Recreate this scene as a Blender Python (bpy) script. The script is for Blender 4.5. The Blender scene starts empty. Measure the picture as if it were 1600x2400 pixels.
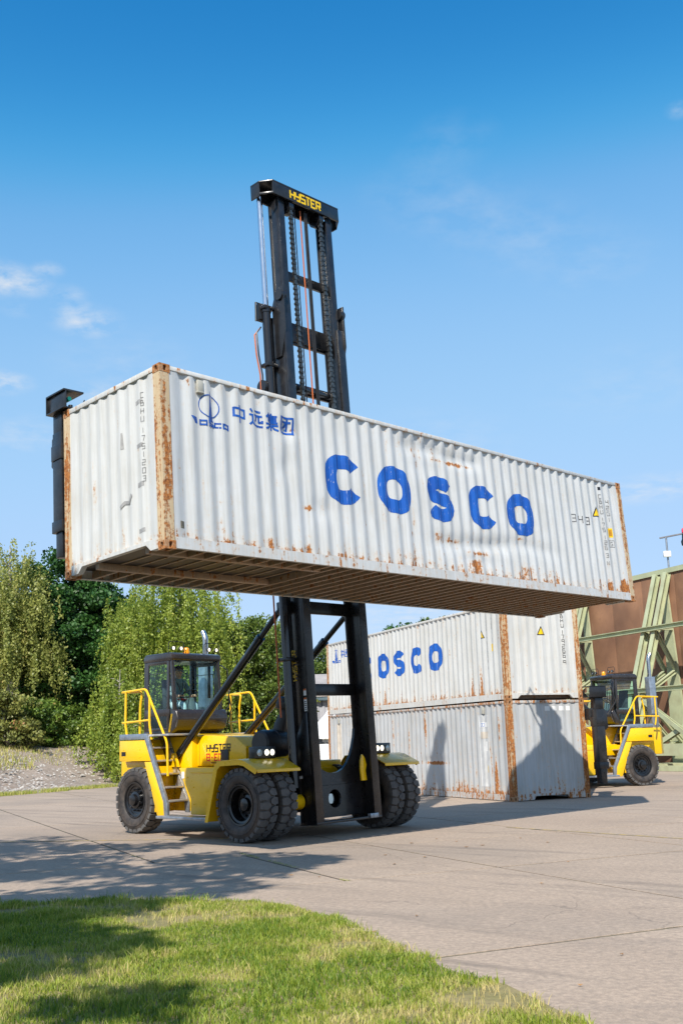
import bpy, bmesh, math, random
import numpy as np
from mathutils import Matrix, Vector, Euler
R = math.radians
random.seed(7); rng = np.random.default_rng(7)
S = bpy.context.scene; C = S.collection

# ------------------------------------------------------------------ camera
PITCH, ROLL, CAMH = 0.2128, 0.0297, 1.6705
cd = bpy.data.cameras.new('camera'); cam = bpy.data.objects.new('camera', cd); C.objects.link(cam)
cd.sensor_fit = 'HORIZONTAL'; cd.sensor_width = 24.0; cd.lens = 2483.9 / 1600 * 24
cd.clip_end = 3000; cd.clip_start = 0.1
RC = Matrix.Rotation(PITCH, 3, 'X') @ Matrix.Rotation(ROLL, 3, 'Y')     # columns: right, forward, up
mw = Matrix.Identity(4)
for i in range(3):
    mw[i][0] = RC[i][0]; mw[i][1] = RC[i][2]; mw[i][2] = -RC[i][1]
mw.translation = (0, 0, CAMH); cam.matrix_world = mw
S.camera = cam

# ------------------------------------------------------------------ sky, sun, exposure
SUN = Vector((0.252, 0.980, -1.0)).normalized()       # the way the light travels
ELEV = math.asin(-SUN.z); AZ = math.atan2(-SUN.x, -SUN.y)
W = bpy.data.worlds.new('World'); S.world = W; W.use_nodes = True
nt = W.node_tree; nt.nodes.clear()
out = nt.nodes.new('ShaderNodeOutputWorld'); bg = nt.nodes.new('ShaderNodeBackground')
sky = nt.nodes.new('ShaderNodeTexSky'); sky.sky_type = 'NISHITA'; sky.sun_disc = False
sky.sun_elevation = ELEV; sky.sun_rotation = AZ % (2 * math.pi); sky.altitude = 0
sky.air_density = 1.0; sky.dust_density = 1.0; sky.ozone_density = 4.0
SKY_STRENGTH = 0.10; EXPOSURE = 0.35; SKY_IN = 0.146
bg.inputs[1].default_value = SKY_STRENGTH
def wn(t, **k):
    n = nt.nodes.new(t)
    for a, b in k.items(): setattr(n, a, b)
    return n
def wl(a, b): nt.links.new(a, b)
# thin fair-weather cloud wisps on a flat layer high above (direction / its height)
tc = wn('ShaderNodeTexCoord'); sep = wn('ShaderNodeSeparateXYZ'); wl(tc.outputs['Generated'], sep.inputs[0])
zz = wn('ShaderNodeMath', operation='MAXIMUM'); wl(sep.outputs[2], zz.inputs[0]); zz.inputs[1].default_value = 0.02
za = wn('ShaderNodeMath', operation='ADD'); wl(zz.outputs[0], za.inputs[0]); za.inputs[1].default_value = 0.12
dx = wn('ShaderNodeMath', operation='DIVIDE'); wl(sep.outputs[0], dx.inputs[0]); wl(za.outputs[0], dx.inputs[1])
dy = wn('ShaderNodeMath', operation='DIVIDE'); wl(sep.outputs[1], dy.inputs[0]); wl(za.outputs[0], dy.inputs[1])
cmb = wn('ShaderNodeCombineXYZ'); wl(dx.outputs[0], cmb.inputs[0]); wl(dy.outputs[0], cmb.inputs[1])
n1 = wn('ShaderNodeTexNoise'); wl(cmb.outputs[0], n1.inputs['Vector'])
n1.inputs['Scale'].default_value = 14; n1.inputs['Detail'].default_value = 9; n1.inputs['Roughness'].default_value = 0.58
n2 = wn('ShaderNodeTexNoise'); wl(cmb.outputs[0], n2.inputs['Vector'])
n2.inputs['Scale'].default_value = 1.05; n2.inputs['Detail'].default_value = 2
CLOUD_N2 = n2
r1 = wn('ShaderNodeMapRange'); wl(n1.outputs[0], r1.inputs[0]); r1.inputs[1].default_value = 0.38; r1.inputs[2].default_value = 0.72
r2 = wn('ShaderNodeMapRange'); wl(n2.outputs[0], r2.inputs[0]); r2.inputs[1].default_value = 0.60; r2.inputs[2].default_value = 0.80; r2.inputs[4].default_value = 0.5
last = r2.outputs[0]
def skydir(u, v):
    d = RC @ Vector(((u - 800) / 2483.9, 1, -(v - 1200) / 2483.9)); d.normalize(); k = max(d.z, .02) + .12; return d.x / k, d.y / k
for u, v, r_, st in ((5, 655, 62, 1.0), (60, 665, 48, .8), (108, 632, 30, .6), (160, 690, 34, .5), (205, 755, 56, .75), (175, 728, 40, .6), (5, 895, 44, .9), (1598, 255, 30, .5), (1500, 1150, 60, .4), (1585, 1138, 50, .55), (45, 725, 30, .3),
                     (1000, 1440, 90, .45), (1000, 1045, 120, .15), (60, 1020, 70, .3), (1250, 560, 130, .15), (1060, 490, 120, .14), (1150, 525, 120, .15), (960, 455, 90, .12), (1380, 610, 120, .12), (1480, 900, 140, .10), (300, 850, 120, .14), (220, 920, 50, .35)):
    cx_, cy_ = skydir(u, v); ex, ey = skydir(u + r_, v); fx_, fy_ = skydir(u, v + r_ * 0.75); rad_ = 0.5 * (math.hypot(ex - cx_, ey - cy_) + math.hypot(fx_ - cx_, fy_ - cy_))
    dd = wn('ShaderNodeVectorMath', operation='DISTANCE'); wl(cmb.outputs[0], dd.inputs[0]); dd.inputs[1].default_value = (cx_, cy_, 0)
    mr = wn('ShaderNodeMapRange', interpolation_type='SMOOTHSTEP'); wl(dd.outputs['Value'], mr.inputs[0]); mr.inputs[1].default_value = 0; mr.inputs[2].default_value = rad_ * 1.5; mr.inputs[3].default_value = st; mr.inputs[4].default_value = 0
    mx_ = wn('ShaderNodeMath', operation='MAXIMUM'); wl(last, mx_.inputs[0]); wl(mr.outputs[0], mx_.inputs[1]); last = mx_.outputs[0]
mu = wn('ShaderNodeMath', operation='MULTIPLY'); wl(r1.outputs[0], mu.inputs[0]); wl(last, mu.inputs[1])
mu2 = wn('ShaderNodeMath', operation='MULTIPLY'); wl(mu.outputs[0], mu2.inputs[0]); mu2.inputs[1].default_value = 1.15; mu2.use_clamp = True
mixc = wn('ShaderNodeMix', data_type='RGBA'); wl(mu2.outputs[0], mixc.inputs[0])
# the camera's rendition of the whole sky dome: deeper overhead, softer towards the horizon
k1 = wn('ShaderNodeVectorMath', operation='SCALE'); wl(sky.outputs[0], k1.inputs[0]); k1.inputs['Scale'].default_value = SKY_IN
cv = wn('ShaderNodeRGBCurve'); wl(k1.outputs[0], cv.inputs['Color'])
for ch, pts in enumerate(([(0, 0), (.15, .008), (.20, .035), (.257, .185), (.383, .345), (.678, .465), (1.7, .62)], [(0, 0), (.22, .10), (.333, .235), (.454, .465), (.664, .61), (1.1, .69), (1.7, .78)],
                          [(0, 0), (.5, .42), (.65, .60), (.855, .84), (1.17, .94), (1.7, 1.0)])):
    c_ = cv.mapping.curves[ch]
    while len(c_.points) > 2: c_.points.remove(c_.points[1])
    c_.points[0].location = (0, 0); c_.points[1].location = (1, pts[-1][1])
    for x_, y_ in pts[1:-1]: c_.points.new(x_ / 1.7, y_)
cv.mapping.update()
k2 = wn('ShaderNodeVectorMath', operation='SCALE'); wl(cv.outputs[0], k2.inputs[0]); k2.inputs['Scale'].default_value = 1.0 / (SKY_STRENGTH * 2 ** EXPOSURE)
wl(k2.outputs[0], mixc.inputs[6]); CW_ = 0.88 / (SKY_STRENGTH * 2 ** EXPOSURE); mixc.inputs[7].default_value = (CW_ * 0.93, CW_ * 0.96, CW_, 1)
wl(mixc.outputs[2], bg.inputs[0]); wl(bg.outputs[0], out.inputs[0])

sd = bpy.data.lights.new('sun', 'SUN'); sd.energy = 5.0; sd.angle = R(0.53); sd.color = (1.0, 0.94, 0.85)
so = bpy.data.objects.new('sun', sd); C.objects.link(so)
so.rotation_euler = SUN.to_track_quat('-Z', 'Y').to_euler(); so.location = (-5, -30, 40)
S.view_settings.view_transform = 'Standard'; S.view_settings.look = 'None'
S.view_settings.exposure = EXPOSURE; S.view_settings.gamma = 1.0; S.view_settings.use_curve_mapping = False
S.render.engine = 'CYCLES'
S.cycles.max_bounces = 7; S.cycles.diffuse_bounces = 3; S.cycles.glossy_bounces = 3
S.cycles.transmission_bounces = 4; S.cycles.transparent_max_bounces = 12
S.cycles.caustics_reflective = False; S.cycles.caustics_refractive = False
try: S.cycles.use_denoising = True
except Exception: pass

# ------------------------------------------------------------------ materials
MATS = {}
class NG:
    """small helper round one material's node tree"""
    def __init__(s, name):
        s.m = bpy.data.materials.new(name); s.m.use_nodes = True; s.t = s.m.node_tree
        s.b = s.t.nodes['Principled BSDF']; s.o = s.t.nodes['Material Output']
        s.tc = s.t.nodes.new('ShaderNodeTexCoord')
    def n(s, ty, ins=None, **k):
        x = s.t.nodes.new(ty)
        for a, b in k.items(): setattr(x, a, b)
        for a, b in (ins or {}).items(): s.put(x.inputs[a], b)
        return x
    def put(s, sock, v):
        if isinstance(v, bpy.types.NodeSocket): s.t.links.new(v, sock)
        elif isinstance(v, (tuple, list)) and len(v) == 3 and sock.type == 'RGBA': sock.default_value = (*v, 1)
        else: sock.default_value = v
    def noise(s, scale, detail=4, rough=0.5, stretch=None, vec=None, off=None):
        v = vec or s.tc.outputs['Object']
        if stretch or off:
            mp = s.n('ShaderNodeMapping', {0: v}); v = mp.outputs[0]
            if stretch: mp.inputs['Scale'].default_value = stretch
            if off: mp.inputs['Location'].default_value = off
        return s.n('ShaderNodeTexNoise', {'Vector': v, 'Scale': scale, 'Detail': detail, 'Roughness': rough}).outputs[0]
    def ramp(s, v, a, b, lo=0.0, hi=1.0):
        return s.n('ShaderNodeMapRange', {0: v, 1: a, 2: b, 3: lo, 4: hi}).outputs[0]
    def math(s, op, a, b=0.0):
        return s.n('ShaderNodeMath', {0: a, 1: b}, operation=op).outputs[0]
    def mix(s, f, a, b, mode='MIX'):
        x = s.n('ShaderNodeMix', data_type='RGBA', blend_type=mode)
        s.put(x.inputs[0], f); s.put(x.inputs[6], a); s.put(x.inputs[7], b); return x.outputs[2]
    def bump(s, h, strength=0.3, dist=0.02):
        x = s.n('ShaderNodeBump', {'Height': h, 'Strength': strength, 'Distance': dist}); s.put(s.b.inputs['Normal'], x.outputs[0])
    def set(s, color=None, rough=None, metal=None, **k):
        if color is not None: s.put(s.b.inputs['Base Color'], color)
        if rough is not None: s.put(s.b.inputs['Roughness'], rough)
        if metal is not None: s.put(s.b.inputs['Metallic'], metal)
        for a, b in k.items(): s.put(s.b.inputs[a.replace('_', ' ')], b)
        return s

def pm(name, col, rough=0.5, metal=0.0, var=0.12, scale=4.0, dirt=None, dirt_amt=0.35, bump=0.0, coat=0.0, bscale=60):
    if name in MATS: return MATS[name]
    g = NG(name); n = g.noise(scale, 5, 0.6)
    c2 = tuple(max(0, c * (1 - 2.2 * var)) for c in col); c1 = tuple(min(1, c * (1 + var)) for c in col)
    c = g.mix(g.ramp(n, 0.3, 0.7), c2, c1)
    if dirt:
        d = g.noise(scale * 0.7, 7, 0.65, off=(3, 1, 7)); c = g.mix(g.ramp(d, 0.5, 0.78, 0, dirt_amt), c, dirt)
    g.set(c, g.ramp(g.noise(scale * 3, 4), 0.3, 0.7, rough * 0.85, min(1, rough * 1.2)), metal)
    if coat: g.set(Coat_Weight=coat, Coat_Roughness=0.08)
    if bump: g.bump(g.noise(bscale, 3), bump, 0.004)
    MATS[name] = g.m; return g.m

yellow = pm('yellow_paint', (0.90, 0.53, 0.002), 0.30, var=0.025, coat=0.35, dirt=(0.42, 0.26, 0.05), dirt_amt=0.16)
black = pm('black_paint', (0.016, 0.016, 0.018), 0.30, var=0.2, coat=0.15, dirt=(0.09, 0.08, 0.07), dirt_amt=0.3)
blackgloss = pm('black_gloss', (0.010, 0.010, 0.012), 0.16, var=0.1, coat=0.4)
cabgrey = pm('cab_dark_paint', (0.030, 0.026, 0.026), 0.28, var=0.12, coat=0.3, dirt=(0.12, 0.09, 0.06), dirt_amt=0.25)
plastic = pm('black_plastic', (0.018, 0.018, 0.020), 0.42, var=0.2, bump=0.1)
greygal = pm('galvanised_steel', (0.36, 0.40, 0.45), 0.36, 0.65, var=0.16, scale=9)
alu = pm('aluminium_tread', (0.52, 0.50, 0.47), 0.42, 0.6, var=0.14, scale=12, bump=0.3, bscale=90)
chrome = pm('chrome_rod', (0.62, 0.66, 0.72), 0.13, 1.0, var=0.05)
stainless = pm('stainless_pipe', (0.62, 0.62, 0.63), 0.24, 1.0, var=0.08)
rimmat = pm('rim_black', (0.008, 0.008, 0.009), 0.22, var=0.15, coat=0.25, dirt=(0.05, 0.042, 0.035), dirt_amt=0.25)
redm = pm('red_decal', (0.62, 0.02, 0.012), 0.4, var=0.04)
yellowdecal = pm('yellow_decal', (0.85, 0.55, 0.004), 0.4, var=0.03)
blackdecal = pm('black_decal', (0.012, 0.012, 0.014), 0.45, var=0.1)
whitedecal = pm('white_decal', (0.74, 0.74, 0.72), 0.45, var=0.05)
hosemat = pm('hose_rubber', (0.012, 0.012, 0.013), 0.45, var=0.1)
orangehose = pm('orange_hose', (0.50, 0.125, 0.03), 0.5, var=0.06)
chainmat = pm('chain_steel', (0.16, 0.155, 0.145), 0.38, 0.85, var=0.3, scale=14, dirt=(0.05, 0.045, 0.04), dirt_amt=0.6)
seatmat = pm('seat_cloth', (0.035, 0.045, 0.055), 0.85, var=0.2)
consolem = pm('console_grey', (0.11, 0.14, 0.15), 0.5, var=0.1)

def tyre_mat():
    g = NG('tyre_rubber'); n = g.noise(7, 6, 0.65)
    c = g.mix(g.ramp(n, 0.35, 0.7), (0.022, 0.020, 0.020), (0.085, 0.068, 0.056))
    g.set(c, 0.62); g.bump(g.noise(70, 3), 0.15, 0.003); return g.m
tyremat = tyre_mat()
def tread_mat():
    g = NG('tyre_tread_dusty'); n = g.noise(6, 6, 0.65)
    g.set(g.mix(g.ramp(n, 0.3, 0.75), (0.060, 0.060, 0.062), (0.135, 0.128, 0.120)), 0.85); return g.m
treadmat = tread_mat()

def glass_mat(name, tint, refl=1.0, dens=1.0):
    g = NG(name)
    tr = g.n('ShaderNodeBsdfTransparent', {0: (*tint, 1)}); gl = g.n('ShaderNodeBsdfGlossy', {0: (0.9, 0.95, 1, 1), 1: 0.02})
    fr = g.n('ShaderNodeLayerWeight', {0: 0.5}); f = g.math('MULTIPLY', g.math('ADD', 0.05, g.math('POWER', fr.outputs['Facing'], 4.0)), refl)
    mx = g.n('ShaderNodeMixShader', {0: f, 1: tr.outputs[0], 2: gl.outputs[0]})
    g.t.links.new(mx.outputs[0], g.o.inputs[0]); return g.m
cabglass = glass_mat('tinted_cab_glass', (0.80, 0.97, 0.95), 0.8)
shinyglass = glass_mat('clear_glass', (0.8, 0.9, 0.9), 1.2)
def emit_mat(name, col, st):
    g = NG(name); g.set(col, 0.2, Emission_Color=(*col, 1), Emission_Strength=st); return g.m
lampmat = emit_mat('lit_headlight', (1.0, 0.88, 0.66), 1.9)
lensmat = pm('unlit_lens', (0.55, 0.6, 0.62), 0.12, 0.4, var=0.2, scale=30)
amber = pm('amber_lens', (0.85, 0.33, 0.01), 0.2, var=0.08)
skin = pm('skin', (0.60, 0.35, 0.25), 0.55, var=0.06, scale=12)
hairm = pm('grey_brown_hair', (0.045, 0.036, 0.03), 0.7, var=0.3, scale=60)
shirt = pm('blue_grey_shirt', (0.24, 0.36, 0.42), 0.9, var=0.15, scale=14)
jeans = pm('pale_jeans', (0.50, 0.64, 0.70), 0.9, var=0.12, scale=14)

def container_mat(name, base, seed, rust_cov, grime):
    """old container paint: chalky white, rust where the vertex attribute, the lower edge and noise ask for it"""
    g = NG(name); off = (seed * 3.7, seed * 1.9, seed * 5.3)
    at = g.n('ShaderNodeAttribute', attribute_name='rust').outputs['Fac']
    streak = g.noise(2.2, 7, 0.66, (5.0, 5.0, 0.40), off=off); fine = g.noise(13, 6, 0.7, off=off); blot = g.noise(1.1, 4, 0.6, off=off)
    a = g.math('MULTIPLY', streak, 0.55); b = g.math('MULTIPLY', fine, 0.45); s = g.math('ADD', a, b)
    s = g.math('ADD', s, g.math('MULTIPLY', at, 0.35)); s = g.math('ADD', s, g.math('MULTIPLY', g.ramp(blot, 0.45, 0.75), 0.05))
    mask = g.ramp(s, 0.648 - rust_cov, 0.700 - rust_cov)
    halo = g.ramp(s, 0.575 - rust_cov, 0.69 - rust_cov, 0, 0.5)
    gr = g.math('ADD', g.math('MULTIPLY', g.noise(5, 6, 0.65, (4.0, 4.0, 0.22), off=(seed, 4, 2)), 0.6), g.math('MULTIPLY', g.noise(1.3, 5, 0.6, off=(seed, 1, 8)), 0.4))
    paint = g.mix(g.ramp(gr, 0.42, 0.66, 0, min(1, grime + 0.3)), base, (base[0] * 0.74, base[1] * 0.71, base[2] * 0.65))
    paint = g.mix(halo, paint, (0.60, 0.44, 0.28))
    rust = g.mix(g.ramp(g.noise(24, 5, 0.7), 0.35, 0.60), (0.13, 0.040, 0.014), (0.46, 0.175, 0.040))
    g.set(g.mix(mask, paint, rust), g.ramp(mask, 0, 1, 0.50, 0.85))
    g.bump(g.math('ADD', g.math('MULTIPLY', mask, 0.5), g.math('MULTIPLY', g.noise(5, 3), 0.8)), 0.28, 0.010)
    return g.m
# ------------------------------------------------------------------ mesh helpers
def V(*a): return Vector(a)
class MB:
    def __init__(s): s.v = []; s.f = []
    def add(s, vs, fs):
        k = len(s.v); s.v += [tuple(q) for q in vs]; s.f += [tuple(i + k for i in q) for q in fs]; return s
    def box(s, x0, x1, y0, y1, z0, z1):
        return s.add([(x0, y0, z0), (x1, y0, z0), (x1, y1, z0), (x0, y1, z0), (x0, y0, z1), (x1, y0, z1), (x1, y1, z1), (x0, y1, z1)],
                     [(0, 3, 2, 1), (4, 5, 6, 7), (0, 1, 5, 4), (1, 2, 6, 5), (2, 3, 7, 6), (3, 0, 4, 7)])
    def prism(s, poly, ax, a, b):
        n = len(poly)
        def P(q, t): return {'x': (t, q[0], q[1]), 'y': (q[0], t, q[1]), 'z': (q[0], q[1], t)}[ax]
        vs = [P(q, a) for q in poly] + [P(q, b) for q in poly]
        return s.add(vs, [tuple(range(n))[::-1], tuple(range(n, 2 * n))] + [(i, (i + 1) % n, n + (i + 1) % n, n + i) for i in range(n)])
    def beam(s, p0, p1, w, h, up=(0, 0, 1)):
        p0, p1 = Vector(p0), Vector(p1); d = (p1 - p0).normalized(); u = Vector(up)
        if abs(d.dot(u)) > 0.99: u = V(1, 0, 0)
        a = d.cross(u).normalized(); b = a.cross(d).normalized()
        vs = [p + a * (w / 2 * i) + b * (h / 2 * j) for p in (p0, p1) for i, j in ((-1, -1), (1, -1), (1, 1), (-1, 1))]
        return s.add(vs, [(0, 3, 2, 1), (4, 5, 6, 7), (0, 1, 5, 4), (1, 2, 6, 5), (2, 3, 7, 6), (3, 0, 4, 7)])
    def hbeam(s, p0, p1, w, h, t, up=(0, 0, 1)):
        p0, p1 = Vector(p0), Vector(p1); d = (p1 - p0).normalized(); u = Vector(up)
        a = d.cross(u).normalized(); b = a.cross(d).normalized()
        s.beam(p0, p1, t, h - 2 * t, up)
        for k in (-1, 1): o = b * (k * (h / 2 - t / 2)); s.beam(p0 + o, p1 + o, w, t, up)
        return s
    def tube(s, pts, r, n=8, cap=True, closed=False):
        pts = [Vector(q) for q in pts]; m = len(pts); rr = r if isinstance(r, (list, tuple)) else [r] * m
        prev = None; k0 = len(s.v)
        for i, q in enumerate(pts):
            if closed: d = (pts[(i + 1) % m] - pts[i - 1]).normalized()
            else: d = (pts[min(i + 1, m - 1)] - pts[max(i - 1, 0)]).normalized()
            if prev is None:
                u = V(0, 0, 1) if abs(d.z) < 0.9 else V(1, 0, 0)
                a = d.cross(u).normalized()
            else: a = (prev - d * prev.dot(d)).normalized()
            prev = a; b = d.cross(a)
            for j in range(n):
                t = 2 * math.pi * j / n; s.v.append(tuple(q + a * (rr[i] * math.cos(t)) + b * (rr[i] * math.sin(t))))
        for i in range(m if closed else m - 1):
            i2 = (i + 1) % m
            for j in range(n):
                j2 = (j + 1) % n; s.f.append((k0 + i * n + j, k0 + i * n + j2, k0 + i2 * n + j2, k0 + i2 * n + j))
        if cap and not closed:
            s.f.append(tuple(k0 + j for j in range(n))[::-1]); s.f.append(tuple(k0 + (m - 1) * n + j for j in range(n)))
        return s
    def cyl(s, p0, p1, r, n=16, r1=None): return s.tube([p0, p1], [r, r if r1 is None else r1], n)
    def lathe(s, prof, o, ax, n=24, loop=False):
        """prof: (along, radius) pairs turned about the axis ax through o"""
        o = Vector(o); ax = Vector(ax).normalized(); u = V(0, 0, 1) if abs(ax.z) < 0.9 else V(1, 0, 0)
        a = ax.cross(u).normalized(); b = ax.cross(a); k0 = len(s.v); m = len(prof)
        for (t, r) in prof:
            for j in range(n):
                q = 2 * math.pi * j / n; s.v.append(tuple(o + ax * t + a * (r * math.cos(q)) + b * (r * math.sin(q))))
        for i in range(m if loop else m - 1):
            i2 = (i + 1) % m
            for j in range(n):
                j2 = (j + 1) % n; s.f.append((k0 + i * n + j, k0 + i2 * n + j, k0 + i2 * n + j2, k0 + i * n + j2))
        if not loop:
            s.f.append(tuple(k0 + j for j in range(n))); s.f.append(tuple(k0 + (m - 1) * n + j for j in range(n))[::-1])
        return s
    def strip(s, pts, width_vec, thick_vec):
        """a bent sheet: polyline pts swept by width_vec with real thickness"""
        w, t = Vector(width_vec), Vector(thick_vec); n = len(pts); vs = []
        for q in pts:
            q = Vector(q); vs += [q, q + w, q + w + t, q + t]
        fs = []
        for i in range(n - 1):
            a, b = 4 * i, 4 * (i + 1)
            for j in range(4): fs.append((a + j, a + (j + 1) % 4, b + (j + 1) % 4, b + j))
        fs += [(3, 2, 1, 0), tuple(4 * (n - 1) + j for j in range(4))]
        return s.add(vs, fs)
    def build(s, name, mat, parent=None, bevel=0.0, smooth=None, xf=None, seg=2, recalc=True):
        me = bpy.data.meshes.new(name)
        vs = s.v if xf is None else [tuple(xf @ Vector(q)) for q in s.v]
        me.from_pydata(vs, [], s.f)
        if recalc or bevel:
            bm = bmesh.new(); bm.from_mesh(me); bmesh.ops.recalc_face_normals(bm, faces=bm.faces)
            if bevel:
                es = [e for e in bm.edges if len(e.link_faces) == 2 and e.calc_face_angle(0) > 0.45]
                bmesh.ops.bevel(bm, geom=es, offset=bevel, segments=seg, affect='EDGES', profile=0.5, clamp_overlap=True)
            bm.to_mesh(me); bm.free()
        if smooth or bevel: shade(me, smooth or 40)
        me.materials.append(mat)
        return link(name, me, parent)
def shade(me, deg):
    me.polygons.foreach_set('use_smooth', [True] * len(me.polygons)); me.set_sharp_from_angle(angle=R(deg))
def link(name, me, parent=None):
    o = bpy.data.objects.new(name, me); C.objects.link(o)
    if parent is not None: o.parent = parent
    return o
def tag(o, label=None, cat=None, group=None, kind=None):
    for k, v in (('label', label), ('category', cat), ('group', group), ('kind', kind)):
        if v: o[k] = v
    return o
def thing(name, label, cat, loc=(0, 0, 0), rz=0.0, group=None, mat=None):
    o = bpy.data.objects.new(name, None); C.objects.link(o); o.empty_display_size = 0.3
    if mat is not None: o.matrix_world = mat
    else: o.location = loc; o.rotation_euler = (0, 0, rz)
    return tag(o, label, cat, group)
def np_mesh(name, verts, faces, mat, parent=None, attr=None, smooth=False):
    """verts (N,3), faces (M,k) as numpy arrays"""
    me = bpy.data.meshes.new(name); k = faces.shape[1]
    me.vertices.add(len(verts)); me.vertices.foreach_set('co', verts.astype(np.float32).ravel())
    me.loops.add(faces.size); me.loops.foreach_set('vertex_index', faces.astype(np.int32).ravel())
    me.polygons.add(len(faces)); me.polygons.foreach_set('loop_start', np.arange(0, faces.size, k, dtype=np.int32))
    try: me.polygons.foreach_set('loop_total', np.full(len(faces), k, dtype=np.int32))
    except Exception: pass
    me.update(calc_edges=True)
    for an, (dom, arr) in (attr or {}).items():
        at = me.attributes.new(an, 'FLOAT', dom); at.data.foreach_set('value', arr.astype(np.float32))
    if smooth: me.polygons.foreach_set('use_smooth', [True] * len(me.polygons))
    me.materials.append(mat); return link(name, me, parent)

# ------------------------------------------------------------------ painted lettering (thin film on the surface it lies on)
SK = [0]
def stroke(path, w, closed=False):
    """a 2-D polyline drawn with a pen of width w: list of quads"""
    P = [Vector((a, b)) for a, b in path]; n = len(P); L_, R_ = [], []
    for i in range(n):
        if closed: d0 = P[i] - P[i - 1]; d1 = P[(i + 1) % n] - P[i]
        else: d0 = P[i] - P[i - 1] if i else P[1] - P[0]; d1 = P[i + 1] - P[i] if i < n - 1 else d0
        d0 = d0.normalized(); d1 = d1.normalized(); n0 = Vector((-d0.y, d0.x)); n1 = Vector((-d1.y, d1.x))
        m = n0 + n1
        m = n0 if m.length < 1e-4 else m / max(0.35, m.length_squared / 2) / 1.0
        m = m * (w / 2); L_.append(P[i] + m); R_.append(P[i] - m)
    q = []; SK[0] += 1
    for i in range(n if closed else n - 1):
        j = (i + 1) % n; q.append([tuple(L_[i]), tuple(R_[i]), tuple(R_[j]), tuple(L_[j]), SK[0]])
    return q
def arc(cx, cy, rx, ry, a0, a1, n, p=2.0):
    r = []
    for i in range(n + 1):
        t = R(a0 + (a1 - a0) * i / n); c, s_ = math.cos(t), math.sin(t)
        r.append((cx + rx * math.copysign(abs(c) ** (2 / p), c), cy + ry * math.copysign(abs(s_) ** (2 / p), s_)))
    return r
def big_letter(ch, w, h, pen):
    rx, ry = (w - pen) / 2, (h - pen) / 2; cx, cy = w / 2, h / 2
    if ch == 'O': return stroke(arc(cx, cy, rx, ry, 0, 360, 36, 2.5)[:-1], pen, True)
    if ch == 'C': return stroke(arc(cx, cy, rx, ry, 33, 327, 32, 2.5), pen)
    if ch == 'S':
        r2 = ry / 2
        top = arc(cx, cy + r2, rx * 0.95, r2, 20, 270, 16, 2.2); bot = arc(cx, cy - r2, rx, r2, 90, -160, 16, 2.2)
        return stroke(top[:-1] + [(cx, cy)] + bot[1:], pen)
# block letters on a 4 x 6 grid
GL = {'H': ['00 06', '40 46', '03 43'], 'Y': ['06 03 43', '46 40 10'], 'S': ['46 06 03 43 40 00'], 'T': ['06 46', '26 20'],
      'E': ['46 06 00 40', '03 33'], 'R': ['00 06 46 43 03', '23 40'], '8': ['00 06 46 40 00', '03 43'], '-': ['13 33'], 'C': ['46 06 00 40'],
      '7': ['06 46 20'], 'B': ['00 06 36 33 03', '33 43 40 00'], 'U': ['06 00 40 46'], '1': ['26 20'], '2': ['06 46 43 03 00 40'],
      '3': ['06 46 40 00', '13 43'], '4': ['06 03 43', '46 40'], '5': ['46 06 03 43 40 00'], '6': ['46 06 00 40 43 03'], '9': ['40 46 06 03 43'],
      '0': ['00 06 46 40 00'], 'G': ['46 06 00 40 43 23'], 'O': ['00 06 46 40 00'], 'N': ['00 06 40 46'], 'L': ['06 00 40'], 'A': ['00 06 46 40', '03 43'],
      '!': ['26 22', '21 20'], 'P': ['00 06 46 43 03']}
def block_text(txt, x, y, h, pen=0.16, aspect=0.62, gap=0.24, vert=False):
    q = []; w = h * aspect
    for ch in txt:
        if ch != ' ':
            for st in GL[ch]:
                pts = [(x + int(c[0]) / 4 * w, y + int(c[1]) / 6 * h) for c in st.split()]
                q += stroke(pts, h * pen)
        if vert: y -= h * (1 + gap) * (0.45 if ch == ' ' else 1)
        else: x += w + h * gap
    return q
HANZI = {   # pen strokes on a 10 x 10 grid
 'zhong': [[(1, 8), (9, 8), (9, 3.6), (1, 3.6), (1, 8.4)], [(5, 10), (5, 0)]],
 'yuan': [[(4.4, 9), (9, 9)], [(3.6, 6.6), (9.8, 6.6)], [(5.6, 6.6), (5.2, 4), (3.8, 2.6)], [(7.6, 6.6), (7.6, 3.1), (9.6, 3.1), (9.7, 4.2)],
          [(0.8, 9.6), (2.2, 8)], [(0.2, 6.2), (2.4, 6.2), (2.4, 2.4), (0.4, 0.6)], [(2.2, 2.0), (4, 0.8), (10, 0.6)]],
 'ji': [[(3.4, 10), (2.4, 8.4), (0.8, 7)], [(2.6, 8.6), (2.6, 4.6)], [(5.4, 10), (5.8, 8.8)], [(2.6, 8.5), (9.2, 8.5)], [(2.6, 7.2), (8.8, 7.2)], [(2.6, 5.9), (8.8, 5.9)],
        [(2.6, 4.7), (9.4, 4.7)], [(5.8, 8.5), (5.8, 4.7)], [(0.4, 3.2), (9.8, 3.2)], [(5.1, 4.4), (5.1, 0)], [(4.7, 3.0), (2.8, 1.4), (0.4, 0.4)], [(5.5, 3.0), (7.4, 1.4), (9.8, 0.4)]],
 'tuan': [[(0.7, 9.4), (9.3, 9.4), (9.3, 0.6), (0.7, 0.6), (0.7, 9.9)], [(2.2, 6.9), (7.9, 6.9)], [(5.8, 8.6), (5.8, 2.4), (4.6, 2.4)], [(5.4, 6.6), (4.2, 4.6), (2.3, 3.1)]],
}
def hanzi(k, x, y, s, pen):
    q = []
    for st in HANZI[k]: q += stroke([(x + a / 10 * s, y + b / 10 * s) for a, b in st], pen)
    return q
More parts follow.
